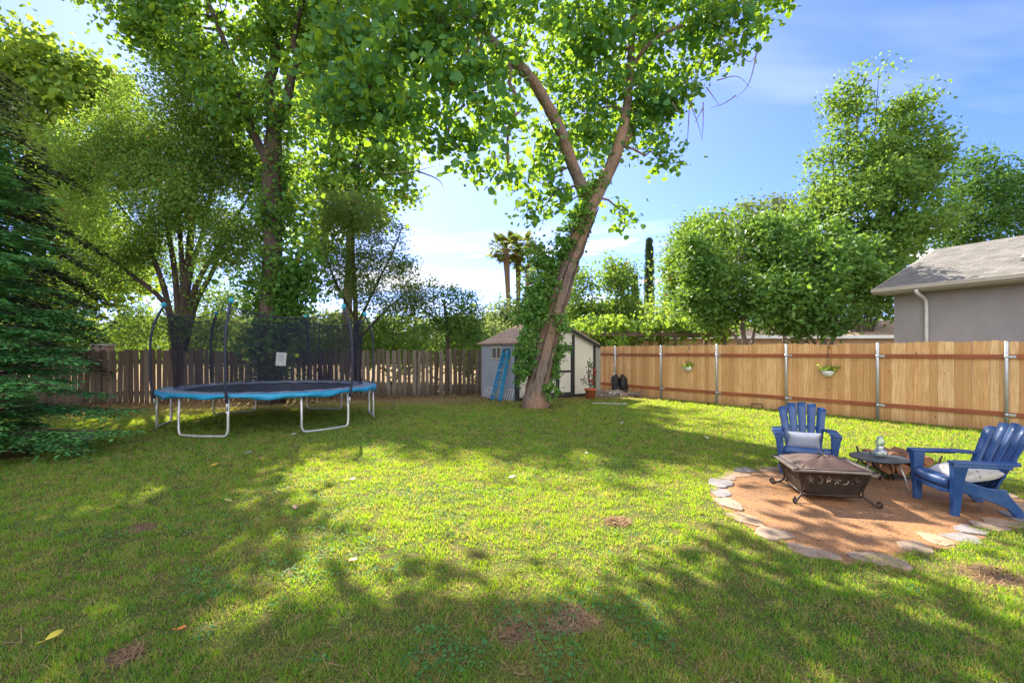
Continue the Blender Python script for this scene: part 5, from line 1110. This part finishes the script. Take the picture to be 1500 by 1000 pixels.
straw = leafmat('straw', ((.17, .10, .06), (.32, .20, .11), (.46, .34, .19)), (.4, .3, .12), .2, .8, 1.0, .1)
tag(np_mesh('dead_straw', V, np.arange(k*4).reshape(-1, 4), straw), 'dead straw in the bare spots and thatch of the lawn', kind='stuff')
# clover and small broad leaved weeds
r_ = rg(207); k = 60000; Yq = (1.8**.5+r_.random(k)*(9**.5-1.8**.5))**2; Xq = (r_.random(k)*2-1)*1.15*Yq; Pq = np.stack([Xq, Yq, .014+.02*r_.random(k)], 1)
nq = vnoise(Pq, 1.1, 41)*.55+vnoise(Pq, 4, 42)*.45; Pq = Pq[(nq > .62) & (np.hypot(Xq-PC[0], Yq-PC[1]) > 2.15)]
V, F = leaf_mesh(Pq, .020, r_, .9, -.1, 'quad', flat=1.5); tag(np_mesh('lawn_clover', V, F, leafmat('clover_leaves', ((.03, .12, .04), (.06, .2, .06), (.12, .3, .08)), (.3, .5, .05), .35)), 'patches of clover and broad leaved weeds in the lawn', kind='stuff')
# litter along the old fence, under the trees, and on the patio
r_ = rg(210); n = 5200; tt = r_.uniform(-6, 12.5, n); oo = -np.abs(r_.normal(size=n))*.55-.05
L = np.stack([O0[0]+ou[0]*tt-ou[1]*oo, O0[1]+ou[1]*tt+ou[0]*oo, .01+.03*r_.random(n)], 1)
k = 500; a_ = r_.random(k)*6.283; q = .45+np.abs(r_.normal(size=k))*.9; L2 = np.stack([.67+np.cos(a_)*q, 13.9+np.sin(a_)*q, .01+.02*r_.random(k)], 1)
k = 420; a_ = r_.random(k)*6.283; q = patio_r(a_)*.95*np.sqrt(r_.random(k)); L3 = np.stack([PC[0]+np.cos(a_)*q, PC[1]+np.sin(a_)*q, .014+.006*r_.random(k)], 1)
k = 700; a_ = r_.random(k)*6.283; q = np.abs(r_.normal(size=k))*1.7; L4 = np.stack([-8.1+np.cos(a_)*q, 7.5+np.sin(a_)*q, .01+.02*r_.random(k)], 1)
V1, F1 = leaf_mesh(np.concatenate([L, L2, L4]), .075, r_, .7, 0, 'quad', flat=2); V2, F2 = leaf_mesh(L3, .028, r_, .5, 0, 'quad', flat=3)
for VV in (V1, V2): VV[:, 2] = np.abs(VV[:, 2]-.01)*.35+.012
tag(np_mesh('leaf_litter', np.concatenate([V1, V2]), np.concatenate([F1, F2+len(V1)]), M['litter']), 'dry brown leaf litter along the old fence and under the trees', kind='stuff')

# ================================================================ sky, sun, camera
w = bpy.data.worlds.new('World'); SC.world = w; w.use_nodes = True; T = w.node_tree; T.nodes.clear()
o_ = T.nodes.new('ShaderNodeOutputWorld'); bg = T.nodes.new('ShaderNodeBackground'); sky = T.nodes.new('ShaderNodeTexSky')
sky.sky_type = 'NISHITA'; sky.sun_disc = False; sky.sun_elevation = SUN_EL; sky.sun_rotation = -SUN_AZ; sky.air_density = 1.0; sky.dust_density = .25; sky.ozone_density = 4.0
tc = T.nodes.new('ShaderNodeTexCoord'); sx = T.nodes.new('ShaderNodeSeparateXYZ'); T.links.new(tc.outputs['Generated'], sx.inputs[0])
def wm(op, a, b, cl=False):
    x = T.nodes.new('ShaderNodeMath'); x.operation = op; x.use_clamp = cl
    for i_, q in enumerate((a, b)):
        if isinstance(q, bpy.types.NodeSocket): T.links.new(q, x.inputs[i_])
        else: x.inputs[i_].default_value = q
    return x.outputs[0]
zc = wm('ADD', wm('MAXIMUM', sx.outputs[2], 0.0), .12); cx = T.nodes.new('ShaderNodeCombineXYZ'); T.links.new(wm('DIVIDE', sx.outputs[0], zc), cx.inputs[0]); T.links.new(wm('DIVIDE', sx.outputs[1], zc), cx.inputs[1])
mp = T.nodes.new('ShaderNodeMapping'); T.links.new(cx.outputs[0], mp.inputs[0]); mp.inputs['Rotation'].default_value = (0, 0, R(28)); mp.inputs['Scale'].default_value = (.35, 1.1, 1); mp.inputs['Location'].default_value = (2.1, 4.2, 0)
nz = T.nodes.new('ShaderNodeTexNoise'); T.links.new(mp.outputs[0], nz.inputs['Vector']); nz.inputs['Scale'].default_value = 1.2; nz.inputs['Detail'].default_value = 5; nz.inputs['Roughness'].default_value = .5
cr = T.nodes.new('ShaderNodeValToRGB'); T.links.new(nz.outputs[0], cr.inputs[0]); cr.color_ramp.elements[0].position = .50; cr.color_ramp.elements[1].position = .85
# flat low clouds
mp2 = T.nodes.new('ShaderNodeMapping'); T.links.new(tc.outputs['Generated'], mp2.inputs[0]); mp2.inputs['Scale'].default_value = (3.0, 3.0, 22); mp2.inputs['Location'].default_value = (.4, .3, .2)
nz2 = T.nodes.new('ShaderNodeTexNoise'); T.links.new(mp2.outputs[0], nz2.inputs['Vector']); nz2.inputs['Scale'].default_value = 1.3; nz2.inputs['Detail'].default_value = 6
cr2 = T.nodes.new('ShaderNodeValToRGB'); T.links.new(nz2.outputs[0], cr2.inputs[0]); cr2.color_ramp.elements[0].position = .52; cr2.color_ramp.elements[1].position = .62
low = wm('MULTIPLY', cr2.outputs[0], wm('MULTIPLY', wm('SUBTRACT', 1.0, wm('MULTIPLY', wm('ABSOLUTE', wm('SUBTRACT', sx.outputs[2], .15), 0), 9.0), True), .9))
dt = T.nodes.new('ShaderNodeVectorMath'); dt.operation = 'DOT_PRODUCT'; T.links.new(tc.outputs['Generated'], dt.inputs[0]); dt.inputs[1].default_value = (SDX*math.cos(SUN_EL), SDY*math.cos(SUN_EL), math.sin(SUN_EL))
veil = wm('POWER', wm('MAXIMUM', dt.outputs['Value'], 0.0), 5.0)
cf = wm('ADD', wm('ADD', wm('MULTIPLY', cr.outputs[0], .6), low, True), wm('MULTIPLY', veil, .3), True)
tint = T.nodes.new('ShaderNodeMix'); tint.data_type = 'RGBA'; tint.blend_type = 'MULTIPLY'; tint.inputs[0].default_value = 1; T.links.new(sky.outputs[0], tint.inputs[6]); tint.inputs[7].default_value = (.42, .48, .86, 1)
mxc = T.nodes.new('ShaderNodeMix'); mxc.data_type = 'RGBA'; T.links.new(cf, mxc.inputs[0]); T.links.new(tint.outputs[2], mxc.inputs[6]); mxc.inputs[7].default_value = (CLOUD, CLOUD*1.0, CLOUD*1.05, 1)
fb = wm('MULTIPLY', wm('MULTIPLY', wm('SUBTRACT', wm('MULTIPLY', sx.outputs[1], -1.0), .05), 2.2, True), wm('ADD', wm('MULTIPLY', nz2.outputs[0], 1.1), .25), True)  # unseen bright cloud bank added to the sky behind the camera as frontal fill
mxb = T.nodes.new('ShaderNodeMix'); mxb.data_type = 'RGBA'; T.links.new(fb, mxb.inputs[0]); T.links.new(mxc.outputs[2], mxb.inputs[6]); mxb.inputs[7].default_value = (BACK_FILL, BACK_FILL*.97, BACK_FILL*.93, 1)
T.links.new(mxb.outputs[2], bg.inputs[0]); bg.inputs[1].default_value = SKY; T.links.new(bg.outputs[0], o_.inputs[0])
L_ = bpy.data.lights.new('sun', 'SUN'); L_.energy = SUN; L_.angle = R(.55); L_.color = (1.0, .93, .80)
so = bpy.data.objects.new('sun', L_); COL.objects.link(so)
d = Vector((-SDX*math.cos(SUN_EL), -SDY*math.cos(SUN_EL), -math.sin(SUN_EL))); so.rotation_euler = d.to_track_quat('-Z', 'Y').to_euler(); so.location = (-8, 10, 20)
cam = bpy.data.cameras.new('camera'); co = bpy.data.objects.new('camera', cam); COL.objects.link(co)
co.location = (0, 0, EYE); co.rotation_euler = (R(90), 0, 0); cam.sensor_width = 36; cam.lens = 16.8; cam.shift_y = .01; cam.clip_end = 2000; cam.clip_start = .05; SC.camera = co
SC.view_settings.view_transform = 'Standard'; SC.view_settings.look = 'None'; SC.view_settings.exposure = EXPO; SC.view_settings.gamma = 1
SC.render.engine = 'CYCLES'; SC.cycles.use_denoising = True; SC.cycles.max_bounces = 8; SC.cycles.transparent_max_bounces = 12; SC.cycles.diffuse_bounces = 3; SC.cycles.caustics_reflective = False; SC.cycles.caustics_refractive = False
try: SC.cycles.denoiser = 'OPENIMAGEDENOISE'
except Exception: pass
